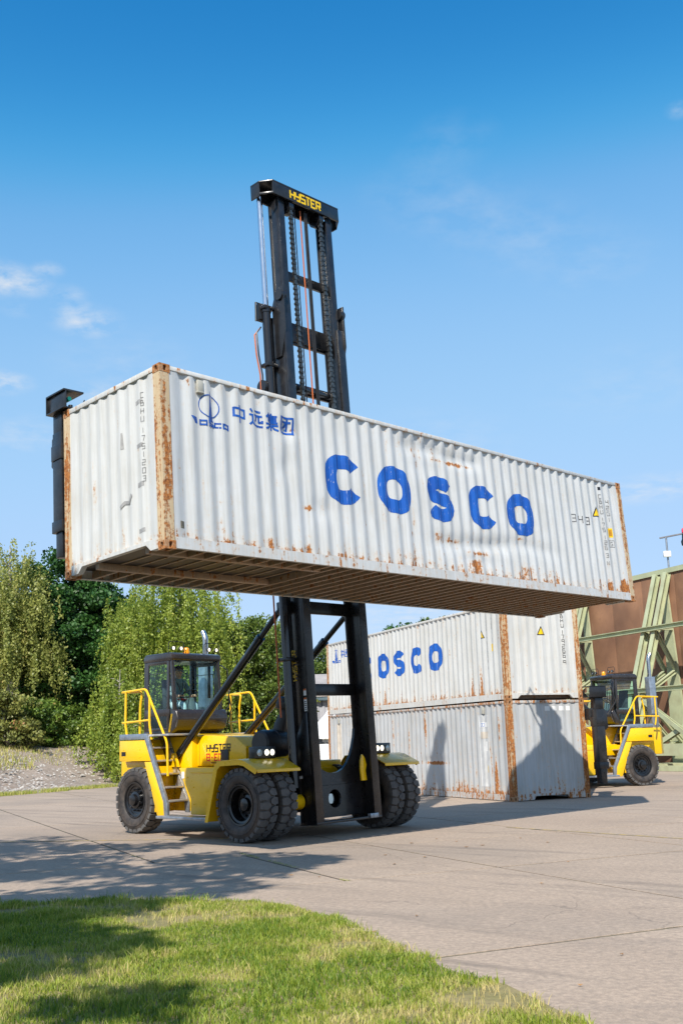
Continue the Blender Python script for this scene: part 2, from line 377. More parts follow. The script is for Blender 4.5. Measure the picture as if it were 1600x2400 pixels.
def decal(name, quads, mat, parent, mapf, xcuts=(), zcuts=(), label=None):
    """2-D faces -> film that follows the surface mapf(u, v, lift) -> (x, y, z)"""
    bm = bmesh.new()
    for q in quads:
        dep = 0.002
        if isinstance(q[-1], int): dep += 0.0006 * (q[-1] % 9); q = q[:-1]
        vs = [bm.verts.new((a, dep, b)) for a, b in q]
        try: bm.faces.new(vs)
        except ValueError: pass
    if bm.verts:
        us = [v.co.x for v in bm.verts]; zs = [v.co.z for v in bm.verts]; a, b, c, d = min(us), max(us), min(zs), max(zs)
        for x in xcuts:
            if a < x < b: bmesh.ops.bisect_plane(bm, geom=bm.verts[:] + bm.edges[:] + bm.faces[:], plane_co=(x, 0, 0), plane_no=(1, 0, 0))
        for z in zcuts:
            if c < z < d: bmesh.ops.bisect_plane(bm, geom=bm.verts[:] + bm.edges[:] + bm.faces[:], plane_co=(0, 0, z), plane_no=(0, 0, 1))
    for v in bm.verts: v.co = Vector(mapf(v.co.x, v.co.z, v.co.y))
    me = bpy.data.meshes.new(name); bm.to_mesh(me); bm.free(); me.materials.append(mat)
    o = link(name, me, parent)
    if label: o['label'] = label
    return o
# ------------------------------------------------------------------ shipping containers
CL, CW, CH = 12.192, 2.438, 2.591
PITCH_C = 0.278
def breaks(a, b, pitch=PITCH_C):
    """corrugation of a wall from a to b: (position, depth) break points"""
    r = [(a, 0.0)]; n = int((b - a - 0.10) / pitch); x = a + ((b - a) - n * pitch) / 2
    for i in range(n):
        r += [(x + 0.036, 0.0), (x + 0.104, 0.036), (x + 0.174, 0.036), (x + 0.242, 0.0)]; x += pitch
    r.append((b, 0.0)); return r
def prof(br, x):
    for (a, p), (b, q) in zip(br, br[1:]):
        if a <= x <= b: return p + (q - p) * ((x - a) / (b - a) if b > a else 0)
    return 0.0
def dent_at(dents, x, z):
    d = 0.0
    for (cx, cz, rx, rz, dep) in dents:
        dep *= 1.7; u = ((x - cx) / rx) ** 2 + ((z - cz) / rz) ** 2
        if u < 6: d += dep * math.exp(-u)
    return d
def rust_at(spots, x, z):
    d = 0.0
    for (cx, cz, rx, rz, k) in spots:
        u = ((x - cx) / rx) ** 2 + ((z - cz) / rz) ** 2
        if u < 6: d += k * math.exp(-u)
    return d
CAST = None
def casting_mesh():
    """ISO corner casting, 178 x 162 x 118 mm, with an oval hole in each outer face (towards -x, -y and the outer z)"""
    m = MB(); a, b, c = 0.178, 0.162, 0.118
    def face(o, u, v, n, w, h, hw, hh):
        o, u, v, n = Vector(o), Vector(u), Vector(v), Vector(n); k = 12
        ring = []
        for i in range(k):
            t = 2 * math.pi * i / k; ring.append(o + u * (w / 2 + hw * math.copysign(abs(math.cos(t)) ** 0.7, math.cos(t))) + v * (h / 2 + hh * math.copysign(abs(math.sin(t)) ** 0.7, math.sin(t))))
        rect = []
        for i in range(k):
            t = 2 * math.pi * i / k; cx, cy = math.cos(t), math.sin(t); q = 1 / max(abs(cx) , abs(cy), 1e-6)
            rect.append(o + u * (w / 2 + cx * q * w / 2) + v * (h / 2 + cy * q * h / 2))
        corners = [o, o + u * w, o + u * w + v * h, o + v * h]
        deep = [p - n * 0.05 for p in ring]
        vs = rect + ring + deep
        fs = []
        for i in range(k):
            j = (i + 1) % k; fs += [(i, j, k + j, k + i), (k + i, k + j, 2 * k + j, 2 * k + i)]
        fs.append(tuple(2 * k + i for i in range(k))); m.add(vs, fs)
        for cn in corners:                       # fill the corners left by the ring
            near = sorted(range(k), key=lambda i: (rect[i] - cn).length)[:2]
            m.add([cn, rect[near[0]], rect[near[1]]], [(0, 1, 2)])
    face((0, 0, 0), (1, 0, 0), (0, 0, 1), (0, -1, 0), a, c, 0.030, 0.042)
    face((0, 0, 0), (0, 1, 0), (0, 0, 1), (-1, 0, 0), b, c, 0.030, 0.042)
    face((0, 0, 0), (1, 0, 0), (0, 1, 0), (0, 0, -1), a, b, 0.040, 0.050)
    m.add([(a, 0, 0), (a, b, 0), (a, b, c), (a, 0, c)], [(0, 1, 2, 3)]); m.add([(0, b, 0), (a, b, 0), (a, b, c), (0, b, c)], [(0, 1, 2, 3)])
    m.add([(0, 0, c), (a, 0, c), (a, b, c), (0, b, c)], [(0, 1, 2, 3)])
    me = bpy.data.meshes.new('corner_casting'); me.from_pydata(m.v, [], m.f)
    bm = bmesh.new(); bm.from_mesh(me); bmesh.ops.remove_doubles(bm, verts=bm.verts, dist=1e-5); bmesh.ops.recalc_face_normals(bm, faces=bm.faces); bm.to_mesh(me); bm.free()
    return me

def container(label, mat4, seed, base, rustk, grime, dents=(), spots=(), floor_detail=True, post_rust=0.13, group=None, sills=(0, 1), rail_rust=0.0):
    root = thing('shipping_container', label, 'container', mat=mat4, group=group)
    OFF = Matrix.Translation((-CL / 2, -CW / 2, 0))
    paint = container_mat('container_paint_%d' % seed, base, seed, rustk, grime)
    postm = container_mat('container_post_%d' % seed, (base[0] * 0.97, base[1] * 0.74, base[2] * 0.46), seed + 11, post_rust, grime + 0.2)
    railm = container_mat('container_rail_%d' % seed, base, seed + 5, rustk + 0.05 + rail_rust, grime + 0.1)
    castm = container_mat('container_casting_%d' % seed, (0.36, 0.19, 0.09), seed + 17, 0.16, 0.6)
    deckm = container_mat('container_deck_%d' % seed, (0.048, 0.038, 0.031), seed + 29, -0.06, 0.6); under = container_mat('container_member_%d' % seed, (0.38, 0.27, 0.195), seed + 23, 0.10, 0.5)
    zb, zt = 0.165, CH - 0.06
    # long walls
    br = breaks(0.165, CL - 0.165)
    NZ = 30
    zs = [zb + (zt - zb) * i / NZ for i in range(NZ + 1)]
    def surf(x, z):
        k = dent_at(dents, x, z); return 0.012 + prof(br, x) * max(0.25, 1 - k * 9) + k
    for side in (0, 1):
        xs = [b[0] for b in br]; vs = []; ra = []
        for z in zs:
            for x in xs:
                y = surf(x, z) if side == 0 else CW - (0.012 + prof(br, x))
                vs.append((x - CL / 2, y - CW / 2, z))
                low = max(0.0, 1 - (z - zb) / 0.42)
                r = rust_at(spots, x, z) + 0.42 * low ** 2 + 0.16 * max(0, 1 - (zt - z) / 0.2)
                ra.append(r)
        n = len(xs); f = [(i * n + j, i * n + j + 1, (i + 1) * n + j + 1, (i + 1) * n + j) for i in range(NZ) for j in range(n - 1)]
        if side: f = [q[::-1] for q in f]
        np_mesh('side_wall', np.array(vs), np.array(f), paint, root, {'rust': ('POINT', np.array(ra))})
    # end walls
    be = breaks(0.15, CW - 0.15, 0.244)
    for e in (0, 1):
        xs = [b[0] for b in be]; vs = []; ra = []
        for z in zs:
            for y in xs:
                x = 0.016 + prof(be, y) * 0.62; x = x if e == 0 else CL - x
                vs.append((x - CL / 2, y - CW / 2, z)); ra.append(0.30 * max(0, 1 - (z - zb) / 0.5) ** 2)
        n = len(xs); f = [(i * n + j, i * n + j + 1, (i + 1) * n + j + 1, (i + 1) * n + j) for i in range(NZ) for j in range(n - 1)]
        if e == 0: f = [q[::-1] for q in f]
        np_mesh('end_wall', np.array(vs), np.array(f), paint, root, {'rust': ('POINT', np.array(ra))})
    # roof
    xs = [b[0] for b in br]; vs = [(x - CL / 2, y - CW / 2, CH - 0.022 - prof(br, x) * 0.5) for y in (0.02, CW - 0.02) for x in xs]; n = len(xs)
    np_mesh('roof', np.array(vs), np.array([(j, j + 1, n + j + 1, n + j) for j in range(n - 1)]), railm, root)
    # rails, posts, castings
    for s_ in (0, 1):
        y0 = 0 if s_ == 0 else CW - 0.06
        MB().box(0.178, CL - 0.178, y0 + 0.002, y0 + 0.058, CH - 0.075, CH - 0.012).build('top_side_rail', railm, root, bevel=0.006, xf=OFF)
        sg = 1 if s_ == 0 else -1; yy = 0.004 if s_ == 0 else CW - 0.004
        m = MB(); pr = [(yy, 0.172), (yy + sg * 0.012, 0.172), (yy + sg * 0.012, 0.030), (yy + sg * 0.055, 0.030), (yy + sg * 0.055, 0.018), (yy, 0.018)]
        m.prism(pr, 'x', 0.178, CL - 0.178); m.build('bottom_side_rail', railm, root, xf=OFF)
    for e in (0, 1):
        x0 = 0 if e == 0 else CL - 0.10
        MB().box(x0 + 0.004, x0 + 0.096, 0.162, CW - 0.162, CH - 0.085, CH - 0.010).build('end_header', railm, root, bevel=0.006, xf=OFF)
        # the sill stands above the tunnel; its ends slope up to it
        m = MB(); z1 = 0.172
        if sills[e] == 0: poly = [(0.162, 0.03), (0.34, 0.03), (0.44, 0.12), (2.0, 0.12), (2.10, 0.03), (CW - 0.162, 0.03), (CW - 0.162, z1), (0.162, z1)]
        else: poly = [(0.162, 0.02), (0.66, 0.02), (0.72, 0.115), (1.72, 0.115), (1.78, 0.02), (CW - 0.162, 0.02), (CW - 0.162, z1), (0.162, z1)]
        m.prism(poly, 'x', x0 + 0.006, x0 + 0.094); m.build('end_sill', railm, root, xf=OFF)
    global CAST
    if CAST is None: CAST = casting_mesh()
    cm = CAST.copy(); cm.materials.append(castm)
    for ex in (0, 1):
        for ey in (0, 1):
            sx, sy = (1, -1)[ex], (1, -1)[ey]; X, Y = (0, CL)[ex], (0, CW)[ey]
            m = MB(); q = lambda a, b: (X + sx * a, Y + sy * b)
            poly = [q(0.004, 0.004), q(0.160, 0.004), q(0.160, 0.030), q(0.085, 0.030), q(0.085, 0.085), q(0.060, 0.120), q(0.060, 0.160), q(0.004, 0.160)]
            m.prism(poly, 'z', 0.118, CH - 0.118); o = m.build('corner_post', postm, root, xf=OFF)
            for ez in (0, 1):
                o = link('corner_casting', cm, root); o.location = (X - CL / 2, Y - CW / 2, (0, CH)[ez]); o.scale = (sx, sy, (1, -1)[ez])
    # floor: deck, cross members and the gooseneck tunnel at the x = 0 end
    MB().box(0.10, CL - 0.10, 0.06, CW - 0.06, 0.150, 0.176).build('floor_deck', deckm, root, xf=OFF)
    if floor_detail:
        T0, T1, TX = 0.52, 1.72, 3.3
        MB().box(0.10, TX, T0, T1, 0.128, 0.147).build('tunnel_plate', deckm, root, xf=OFF)
        for y in (T0, T1):
            m = MB(); m.box(0.08, TX, y - 0.045, y + 0.045, 0.030, 0.126).build('tunnel_beam', under, root, bevel=0.008, xf=OFF)
        def member(x, y0, y1):
            m = MB(); m.box(x, x + 0.006, y0, y1, 0.034, 0.149); m.box(x + 0.006, x + 0.052, y0, y1, 0.030, 0.038); m.box(x + 0.006, x + 0.040, y0, y1, 0.142, 0.149)
            m.build('cross_member', under, root, xf=OFF)
        x = 0.42
        while x < TX - 0.1:
            member(x, 0.062, T0 - 0.05); member(x, T1 + 0.05, CW - 0.062)
            MB().box(x, x + 0.03, T0 + 0.05, T1 - 0.05, 0.112, 0.127).build('tunnel_rib', under, root, xf=OFF); x += 0.30
        x = TX + 0.03
        while x < CL - 0.3: member(x, 0.062, CW - 0.062); x += 0.285
    def fmap(u, v, d): return (u - CL / 2, surf(u, v) - d - CW / 2, v)
    def emap(e):
        if e == 0: return lambda u, v, d: (0.016 + prof(be, u) * 0.62 - d - CL / 2, u - CW / 2, v)
        return lambda u, v, d: (CL - 0.016 - prof(be, u) * 0.62 + d - CL / 2, u - CW / 2, v)
    root_info = dict(root=root, fmap=fmap, fx=[b[0] for b in br], ex=[b[0] for b in be], emap=emap, zc=zs, OFF=OFF, paint=paint)
    return root_info

def blue_paint(name, seed):
    g = NG(name); w = g.noise(26, 6, 0.7, (1.5, 1.5, 0.6), off=(seed, 2, 5)); w2 = g.noise(3, 4, 0.6, off=(seed, 0, 1))
    c = g.mix(g.ramp(w2, 0.3, 0.7), (0.003, 0.062, 0.33), (0.006, 0.105, 0.46))
    g.set(g.mix(g.math('MAXIMUM', g.ramp(w, 0.63, 0.68), g.ramp(g.noise(3.5, 6, 0.7, (5, 5, 0.5), off=(seed, 7, 1)), 0.64, 0.70, 0, 0.7)), c, (0.52, 0.53, 0.53)), 0.5); return g.m
def brand(ci, seed, xs=(3.10, 4.31, 5.54, 6.73, 7.89), lw=(0.80, 0.83, 0.74, 0.78, 0.86), z0=1.03, h=0.81, logo=True, skip=0):
    bl = blue_paint('blue_lettering_%d' % seed, seed); r, fm, fx, zc = ci['root'], ci['fmap'], ci['fx'], ci['zc']
    for ch, x, w in list(zip('COSCO', xs, lw)):
        q = [[(a + x, b + z0) for a, b in s_[:4]] + s_[4:] for s_ in big_letter(ch, w, h, 0.232)]
        decal('painted_letter', q, bl, r, fm, fx, zc, label='blue painted letter ' + ch)
    if logo:
        q = stroke(arc(0.86, 2.13, 0.172, 0.165, 0, 360, 36)[:-1], 0.014, True)
        q += [[(0.826, 1.90), (0.926, 1.90), (0.886, 2.36), (0.880, 2.36), 3]]
        # the little ship: hull with lettering
        q += [[(0.52, 1.935), (0.645, 1.935), (0.655, 1.845), (0.60, 1.835), 1]]
        q += stroke([(0.70, 1.90), (0.79, 1.90), (0.79, 1.842), (0.70, 1.842), (0.70, 1.915)], 0.026)
        q += stroke([(0.93, 1.915), (0.84, 1.905), (0.84, 1.878), (0.93, 1.865), (0.93, 1.838), (0.83, 1.838)], 0.026)
        q += stroke([(1.055, 1.90), (0.965, 1.90), (0.965, 1.842), (1.055, 1.842)], 0.026)
        q += stroke([(1.095, 1.90), (1.20, 1.90), (1.20, 1.842), (1.095, 1.842), (1.095, 1.915)], 0.03)
        decal('ship_emblem', q, bl, r, fm, fx, zc, label='blue ship and globe emblem')
        for k, x in zip(('zhong', 'yuan', 'ji', 'tuan'), (1.28, 1.59, 1.90, 2.215)):
            decal('painted_character', hanzi(k, x, 1.985, 0.27, 0.033), bl, r, fm, fx, zc, label='blue painted Chinese character')
def warn_triangle(ci, u, v, s_, on='front', end=1, half=False):
    mp = ci['fmap'] if on == 'front' else ci['emap'](end); cuts = ci['fx'] if on == 'front' else ci['ex']
    decal('warning_triangle', [[(u - s_ / 2, v), (u + s_ / 2, v), (u, v + s_)]], blackdecal, ci['root'], mp, cuts)
    k = s_ * 0.10
    decal('warning_triangle', [[(u - s_ / 2 + k * 1.6, v + k), (u + s_ / 2 - k * 1.6, v + k), (u, v + s_ - k * 2.2)]], yellowdecal, ci['root'], lambda a, b, d: mp(a, b, d + 0.004), cuts)
def plate(ci, u0, u1, v0, v1, mat, on='front', end=1, name='sticker', lift=0.0):
    mp = ci['fmap'] if on == 'front' else ci['emap'](end); cuts = ci['fx'] if on == 'front' else ci['ex']
    return decal(name, [[(u0, v0), (u1, v0), (u1, v1), (u0, v1)]], mat, ci['root'], lambda a, b, d: mp(a, b, d + lift), cuts, ci['zc'])
def mark(ci, txt, u, v, h, mat, on='front', end=1, vert=True, pen=0.15, flip=False, gap=0.28):
    mp = ci['fmap'] if on == 'front' else ci['emap'](end); cuts = ci['fx'] if on == 'front' else ci['ex']
    w = h * 0.66; sg = -1 if flip else 1; x0 = y0 = 0.0
    for ch in txt:
        if ch != ' ':
            q = [[(u + sg * (a + x0 - w / 2), v + b + y0) for a, b in s_[:4]] + s_[4:] for s_ in block_text(ch, 0, 0, h, pen, 0.66)]
            decal('serial_character', q, mat, ci['root'], lambda a, b, d: mp(a, b, d + 0.002), cuts, [])
        if vert: y0 -= h * (1 + gap) * (0.45 if ch == ' ' else 1)
        else: x0 += w + h * gap

taupe = pm('grey_tape', (0.36, 0.36, 0.36), 0.5, var=0.15, scale=12)
ventm = pm('vent_grey', (0.42, 0.41, 0.36), 0.6, var=0.1)
RL = Matrix.Rotation(0.8016, 3, 'Z') @ Matrix.Rotation(-0.0473, 3, 'X') @ Matrix.Rotation(-0.0145, 3, 'Y')
OL = V(-2.3053, 13.5963, 4.1987)
lift_m = Matrix.Translation(OL) @ RL.to_4x4() @ Matrix.Translation((CL / 2, CW / 2, 0))
white1 = (0.60, 0.615, 0.62)
dents1 = [(5.2, 2.28, 0.30, 0.14, 0.030), (5.75, 2.30, 0.25, 0.12, 0.038), (6.35, 2.24, 0.32, 0.11, 0.034), (6.9, 2.25, 0.25, 0.10, 0.03),
          (5.6, 1.98, 0.5, 0.20, 0.016), (2.35, 2.05, 0.14, 0.10, 0.035), (2.3, 1.45, 0.16, 0.2, 0.02), (6.1, 0.66, 0.5, 0.14, 0.030), (7.0, 0.72, 0.5, 0.12, 0.034),
          (7.6, 0.80, 0.35, 0.12, 0.026), (8.3, 0.86, 0.4, 0.1, 0.022), (3.0, 0.9, 0.25, 0.14, 0.018), (6.8, 0.42, 0.5, 0.1, 0.02), (9.0, 0.8, 0.5, 0.1, 0.012)]
spots1 = [(5.3, 2.18, 0.12, 0.16, .30), (5.85, 2.2, 0.18, 0.2, .38), (6.3, 2.13, 0.34, 0.030, .62), (6.75, 2.16, 0.2, 0.035, .55), (5.9, 0.74, 0.3, 0.10, .45), (6.9, 0.58, 0.42, 0.030, .85), (6.2, 0.70, 0.18, 0.05, .5),
          (6.75, 0.34, 0.14, 0.11, .7), (2.12, 1.62, 0.022, 0.42, .55), (2.14, 1.30, 0.02, 0.30, .45), (2.72, 0.86, 0.14, 0.028, .95), (4.75, 0.95, 0.03, 0.10, .7), (8.2, 0.95, 0.12, 0.03, .6), (8.6, 0.92, 0.1, 0.03, .5),
          (11.85, 0.30, 0.14, 0.14, 1.0), (3.95, 1.55, 0.04, 0.14, .4), (5.0, 0.35, 0.3, 0.12, .25), (8.4, 0.4, 0.3, 0.12, .35), (9.2, 0.36, 0.3, 0.14, .25), (2.45, 2.06, 0.10, 0.02, .6), (11.3, 0.3, 0.1, 0.1, .5), (10.9, 0.32, 0.08, 0.1, .4), (1.9, 0.28, 0.08, 0.06, .5)]
c1 = container('dented white container with big blue letters raised high by the lift truck', lift_m, 1, white1, 0.010, 0.38, dents1, spots1, post_rust=0.155, rail_rust=0.015)
brand(c1, 1)
inkgrey = pm('faded_ink', (0.09, 0.09, 0.10), 0.6, var=0.3, scale=20)
mark(c1, '343', 10.18, 1.52, 0.15, inkgrey, vert=False, pen=0.10, gap=1.1)
warn_triangle(c1, 11.08, 1.72, 0.23)
mark(c1, 'CBHU 175 126 3 N', 11.31, 2.15, 0.080, inkgrey, pen=0.10, gap=0.4)
mark(c1, '42G1', 11.58, 2.06, 0.085, inkgrey, pen=0.10, gap=0.5)
plate(c1, 11.51, 11.63, 1.33, 1.53, yellowdecal); plate(c1, 11.535, 11.605, 1.36, 1.50, pm('sticker_print', (0.55, 0.25, 0.01), 0.5, var=0.2), lift=0.003)
decal('sticker', stroke([(11.50, 1.12), (11.64, 1.12), (11.64, 1.26), (11.50, 1.26)], 0.008, True) + block_text('G', 11.545, 1.15, 0.075, 0.12), blackdecal, c1['root'], c1['fmap'], c1['fx'])
plate(c1, 11.29, 11.36, 2.33, 2.40, blackdecal)
mark(c1, 'CBHU 1751203', 0.45, 2.22, 0.074, inkgrey, on='end', end=0, flip=True, pen=0.075, gap=0.55)
for (a, b) in ((2.15, 2.21), (1.52, 1.58), (0.96, 1.03), (0.32, 0.38)): plate(c1, 0.36 + 0.10, 0.62, a, b, taupe, on='end', end=0, name='tape_strip')
decal('tape_strip', stroke([(1.02, 0.76), (0.92, 0.82), (0.82, 0.80), (0.74, 0.90)], 0.05), taupe, c1['root'], lambda u, v, d: c1['emap'](0)(u, v, d + 0.002), c1['ex'])
decal('tape_strip', [[(0.98, 1.60), (0.92, 1.60), (0.94, 1.84), (0.97, 1.84)]], taupe, c1['root'], lambda u, v, d: c1['emap'](0)(u, v, d + 0.002), c1['ex'])
plate(c1, 0.27, 0.35, 0.30, 0.40, pm('old_sticker', (0.20, 0.18, 0.13), 0.7, var=0.3, scale=30), name='tape_strip')
def vent(ci, x, z):
    m = MB(); m.box(x - 0.05, x + 0.05, -0.004, 0.04, z - 0.17, z); m.box(x - 0.058, x + 0.058, -0.008, 0.04, z - 0.19, z - 0.165)
    m.build('vent_cover', ventm, ci['root'], bevel=0.006, xf=ci['OFF'])
vent(c1, 0.70, 2.48)

# the stack of two beside it
SYAW = 0.4161 - math.pi / 2
def stack_m(z): return Matrix.Translation((4.2065, 28.3523, z)) @ Matrix.Rotation(SYAW, 4, 'Z') @ Matrix.Translation((-CL / 2, CW / 2, 0))
sp2 = [(x, 0.42, 0.05, 0.3, .45) for x in (2.1, 3.9, 4.8, 6.0, 6.9, 8.8, 10.4)] + [(3.75, 1.0, 0.03, 0.6, .3), (5.1, 1.0, 0.02, 0.5, .3), (10.9, 0.5, 0.06, 0.5, .4), (1.0, 0.5, 0.05, 0.2, .5)]
c2 = container('white container with blue letters, upper one of the stack behind the lift truck', stack_m(CH + 0.012), 2, (0.60, 0.605, 0.59), 0.012, 0.40, [(4.8, 1.4, 0.3, 0.2, 0.02)], sp2, floor_detail=True, post_rust=0.17, sills=(1, 0))
brand(c2, 2)
warn_triangle(c2, 11.08, 1.72, 0.23); warn_triangle(c2, 1.22, 1.72, 0.25, on='end', end=1)
mark(c2, 'CBHU 179266 9 N', 11.31, 2.25, 0.088, blackdecal, pen=0.13); mark(c2, '42G1', 11.58, 2.16, 0.09, blackdecal, pen=0.11)
plate(c2, 11.51, 11.63, 1.33, 1.53, yellowdecal)
mark(c2, 'CBHU 179266 9', 1.92, 2.33, 0.10, blackdecal, on='end', end=1, pen=0.13)
sp3 = [(x, 1.3 + 0.5 * math.sin(x * 5), 0.03, 0.7, .34) for x in (2.6, 3.9, 5.3, 6.4, 7.2, 7.55, 8.2, 9.0, 10.2, 11.2, 11.7)] + [(8.0, 0.95, 0.6, 0.03, 1.0), (7.5, 1.9, 0.05, 0.6, .5), (7.9, 0.5, 0.04, 0.4, .6), (11.4, 0.6, 0.12, 0.5, .5), (6.4, 0.4, 0.06, 0.25, .7), (9.4, 0.4, 0.3, 0.2, .3)]
c3 = container('rust-streaked grey-white container without letters at the bottom of the stack', stack_m(0.0), 3, (0.46, 0.475, 0.485), 0.034, 0.5, [(7.9, 1.0, 0.7, 0.10, 0.03), (8.6, 1.3, 0.3, 0.5, 0.02)], sp3, floor_detail=False, post_rust=0.215, rail_rust=0.05)
vent(c3, 0.95, 2.47); vent(c3, 10.9, 2.47)
bare = pm('bare_patch_cream', (0.56, 0.50, 0.42), 0.7, var=0.1)
greyp = pm('overpaint_grey', (0.52, 0.53, 0.53), 0.6, var=0.1)
plate(c3, 0.75, 1.15, 0.9, 2.26, bare, name='paint_patch'); plate(c3, 10.62, 11.15, 0.35, 2.25, greyp, name='paint_patch')
plate(c3, 10.66, 11.10, 1.92, 2.05, whitedecal, name='sticker', lift=0.004); plate(c3, 10.68, 11.12, 1.62, 1.80, bare, name='paint_patch', lift=0.004)
mark(c3, '0000', 10.74, 1.945, 0.08, pm('blue_print', (0.05, 0.14, 0.42), 0.5, var=0.1), vert=False, pen=0.13)
plate(c3, 10.93, 11.08, 1.28, 1.54, whitedecal, name='sticker', lift=0.004); plate(c3, 10.98, 11.06, 0.72, 0.90, yellowdecal, name='sticker', lift=0.004)
for k, (a, b) in enumerate(((1.18, 1.34), (1.42, 1.56), (1.64, 1.80), (1.86, 1.98))): plate(c3, a, b, 2.30, 2.42, whitedecal, on='end', end=1, name='sticker')
# ------------------------------------------------------------------ container handler (lift truck)
# truck frame: x to its left, y rearwards, z up; origin on the ground under the front axle
TYRE = {}
def wheel(root, x0, x1, y, r, dish, s):
    """part rim with sub-parts tyre and hub; outer face towards x0"""
    w = abs(x1 - x0); sg = 1 if x1 > x0 else -1
    key = (round(w, 3), r, dish)
    if key not in TYRE:
        m = MB(); rr = r - 0.022; b = r * 0.545                     # bead radius
        m.lathe([(0.05, b), (0.02, b + 0.03), (0.0, b + 0.10), (0.004, rr - 0.12), (0.022, rr - 0.05), (0.05, rr - 0.012), (w * 0.5, rr), (w - 0.05, rr - 0.012),
                 (w - 0.022, rr - 0.05), (w - 0.004, rr - 0.12), (w, b + 0.10), (w - 0.02, b + 0.03), (w - 0.05, b)], (0, 0, 0), (1, 0, 0), 56, loop=False)
        m.f = [f for f in m.f if len(f) == 4]
        m.lathe([(-0.004, b + 0.135), (-0.007, b + 0.145), (-0.004, b + 0.155), (0.004, b + 0.155), (0.004, b + 0.135)], (0, 0, 0), (1, 0, 0), 56, loop=True)   # raised rib
        me = bpy.data.meshes.new('tyre'); me.from_pydata(m.v, [], m.f)
        # tread: two rows of five-sided lugs reaching over the shoulder
        t = MB(); N = 26
        for i in range(N):
            for row in (0, 1):
                a0 = 2 * math.pi * (i + 0.5 * row) / N; da = 2 * math.pi / N * 0.45
                if row == 0: pts = [(0.012, -0.75), (0.012, 0.80), (w * 0.30, 0.92), (w * 0.485, 0.30), (w * 0.485, -0.52), (w * 0.30, -1.0)]
                else: pts = [(w - 0.012, 0.75), (w - 0.012, -0.80), (w * 0.70, -0.92), (w * 0.515, -0.30), (w * 0.515, 0.52), (w * 0.70, 1.0)]
                top, bot = [], []
                for (u, k) in pts:
                    th = a0 + da * k; edge = min(u, w - u); hr = r - (0.020 if edge < 0.02 else 0.0); lr = r - 0.05 - (0.03 if edge < 0.02 else 0)
                    top.append((u, hr * math.cos(th), hr * math.sin(th))); bot.append((u, lr * math.cos(th), lr * math.sin(th)))
                n = len(pts); t.add(top + bot, [tuple(range(n))] + [(j, (j + 1) % n, n + (j + 1) % n, n + j) for j in range(n)])
        k0 = len(me.vertices); nf = len(me.polygons)
        vs = m.v + t.v; fs = m.f + [tuple(i + len(m.v) for i in f) for f in t.f]
        me = bpy.data.meshes.new('tyre'); me.from_pydata(vs, [], fs)
        me.materials.append(tyremat); me.materials.append(treadmat)
        bm = bmesh.new(); bm.from_mesh(me); bmesh.ops.recalc_face_normals(bm, faces=bm.faces); bm.to_mesh(me); bm.free()
        me.polygons.foreach_set('material_index', [0] * len(m.f) + [1] * len(t.f)); shade(me, 35)
        b = r * 0.55; rm = MB(); d = dish * w
        rm.lathe([(0.048, b + 0.004), (0.028, b - 0.004), (0.03, b - 0.03), (0.055, b - 0.04), (0.065, b - 0.075), (d, b - 0.085), (d + 0.012, b - 0.12), (d + 0.015, 0.13), (d - 0.02, 0.12), (d - 0.02, 0.02)], (0, 0, 0), (1, 0, 0), 40)
        rme = bpy.data.meshes.new('rim'); rme.from_pydata(rm.v, [], [f for f in rm.f if len(f) == 4]); bm = bmesh.new(); bm.from_mesh(rme); bmesh.ops.recalc_face_normals(bm, faces=bm.faces); bm.to_mesh(rme); bm.free()
        rme.materials.append(rimmat); shade(rme, 35)
        hm = MB(); e = d + 0.01
        hm.lathe([(e, 0.17), (e - 0.05, 0.165), (e - 0.06, 0.12), (e - 0.12, 0.105), (e - 0.13, 0.06), (e - 0.13, 0.002)], (0, 0, 0), (1, 0, 0), 24)
        for i in range(12):
            a = 2 * math.pi * i / 12; q = 0.205; hm.lathe([(e, 0.018), (e - 0.04, 0.018), (e - 0.045, 0.010), (e - 0.06, 0.010), (e - 0.06, 0.001)], (0, q * math.cos(a), q * math.sin(a)), (1, 0, 0), 6)
        hme = bpy.data.meshes.new('hub'); hme.from_pydata(hm.v, [], hm.f); bm = bmesh.new(); bm.from_mesh(hme); bmesh.ops.recalc_face_normals(bm, faces=bm.faces); bm.to_mesh(hme); bm.free()
        hme.materials.append(rimmat); shade(hme, 35)
        TYRE[key] = (me, rme, hme)
    me, rme, hme = TYRE[key]
    o = link('wheel', rme, root); o.location = (x0, y, r); o.scale = (sg, 1, 1); o.rotation_euler = (random.uniform(0, 6), 0, 0)
    link('tyre', me, o); link('hub', hme, o)
    return o

def lamp(root, x, y, z, lit=True, r=0.045, xf=None):
    b = MB().lathe([(0.06, 0.01), (0.05, r * 0.8), (0.01, r * 1.15), (-0.015, r * 1.15), (-0.015, r), (0.0, r)], (x, y, z), (0, 1, 0), 14).build('work_light', plastic, root, smooth=35, xf=xf)
    MB().lathe([(-0.002, r * 0.97), (-0.008, r * 0.6), (-0.010, 0.002)], (x, y, z), (0, 1, 0), 14).build('lens', lampmat if lit else lensmat, b, smooth=60, xf=xf)
def lightbox(root, x0, y, z, s, lit):
    """black box with three round lamps on the fender"""
    b = MB().box(x0, x0 + 0.50, y, y + 0.16, z, z + 0.20).build('lamp_box', black, root, bevel=0.012)
    xs = [x0 + 0.10, x0 + 0.27, x0 + 0.40]
    if s > 0: xs = [2 * x0 + 0.5 - q for q in xs]
    for k, q in enumerate(xs):
        MB().lathe([(0.0, 0.062), (-0.018, 0.060), (-0.018, 0.052), (0.01, 0.05)], (q, y, z + 0.10), (0, 1, 0), 16).build('bezel', chrome, b, smooth=35)
        MB().lathe([(-0.012, 0.052), (-0.02, 0.03), (-0.022, 0.002)], (q, y, z + 0.10), (0, 1, 0), 16).build('lens', lampmat if (lit and k > 0) else lensmat, b, smooth=60)

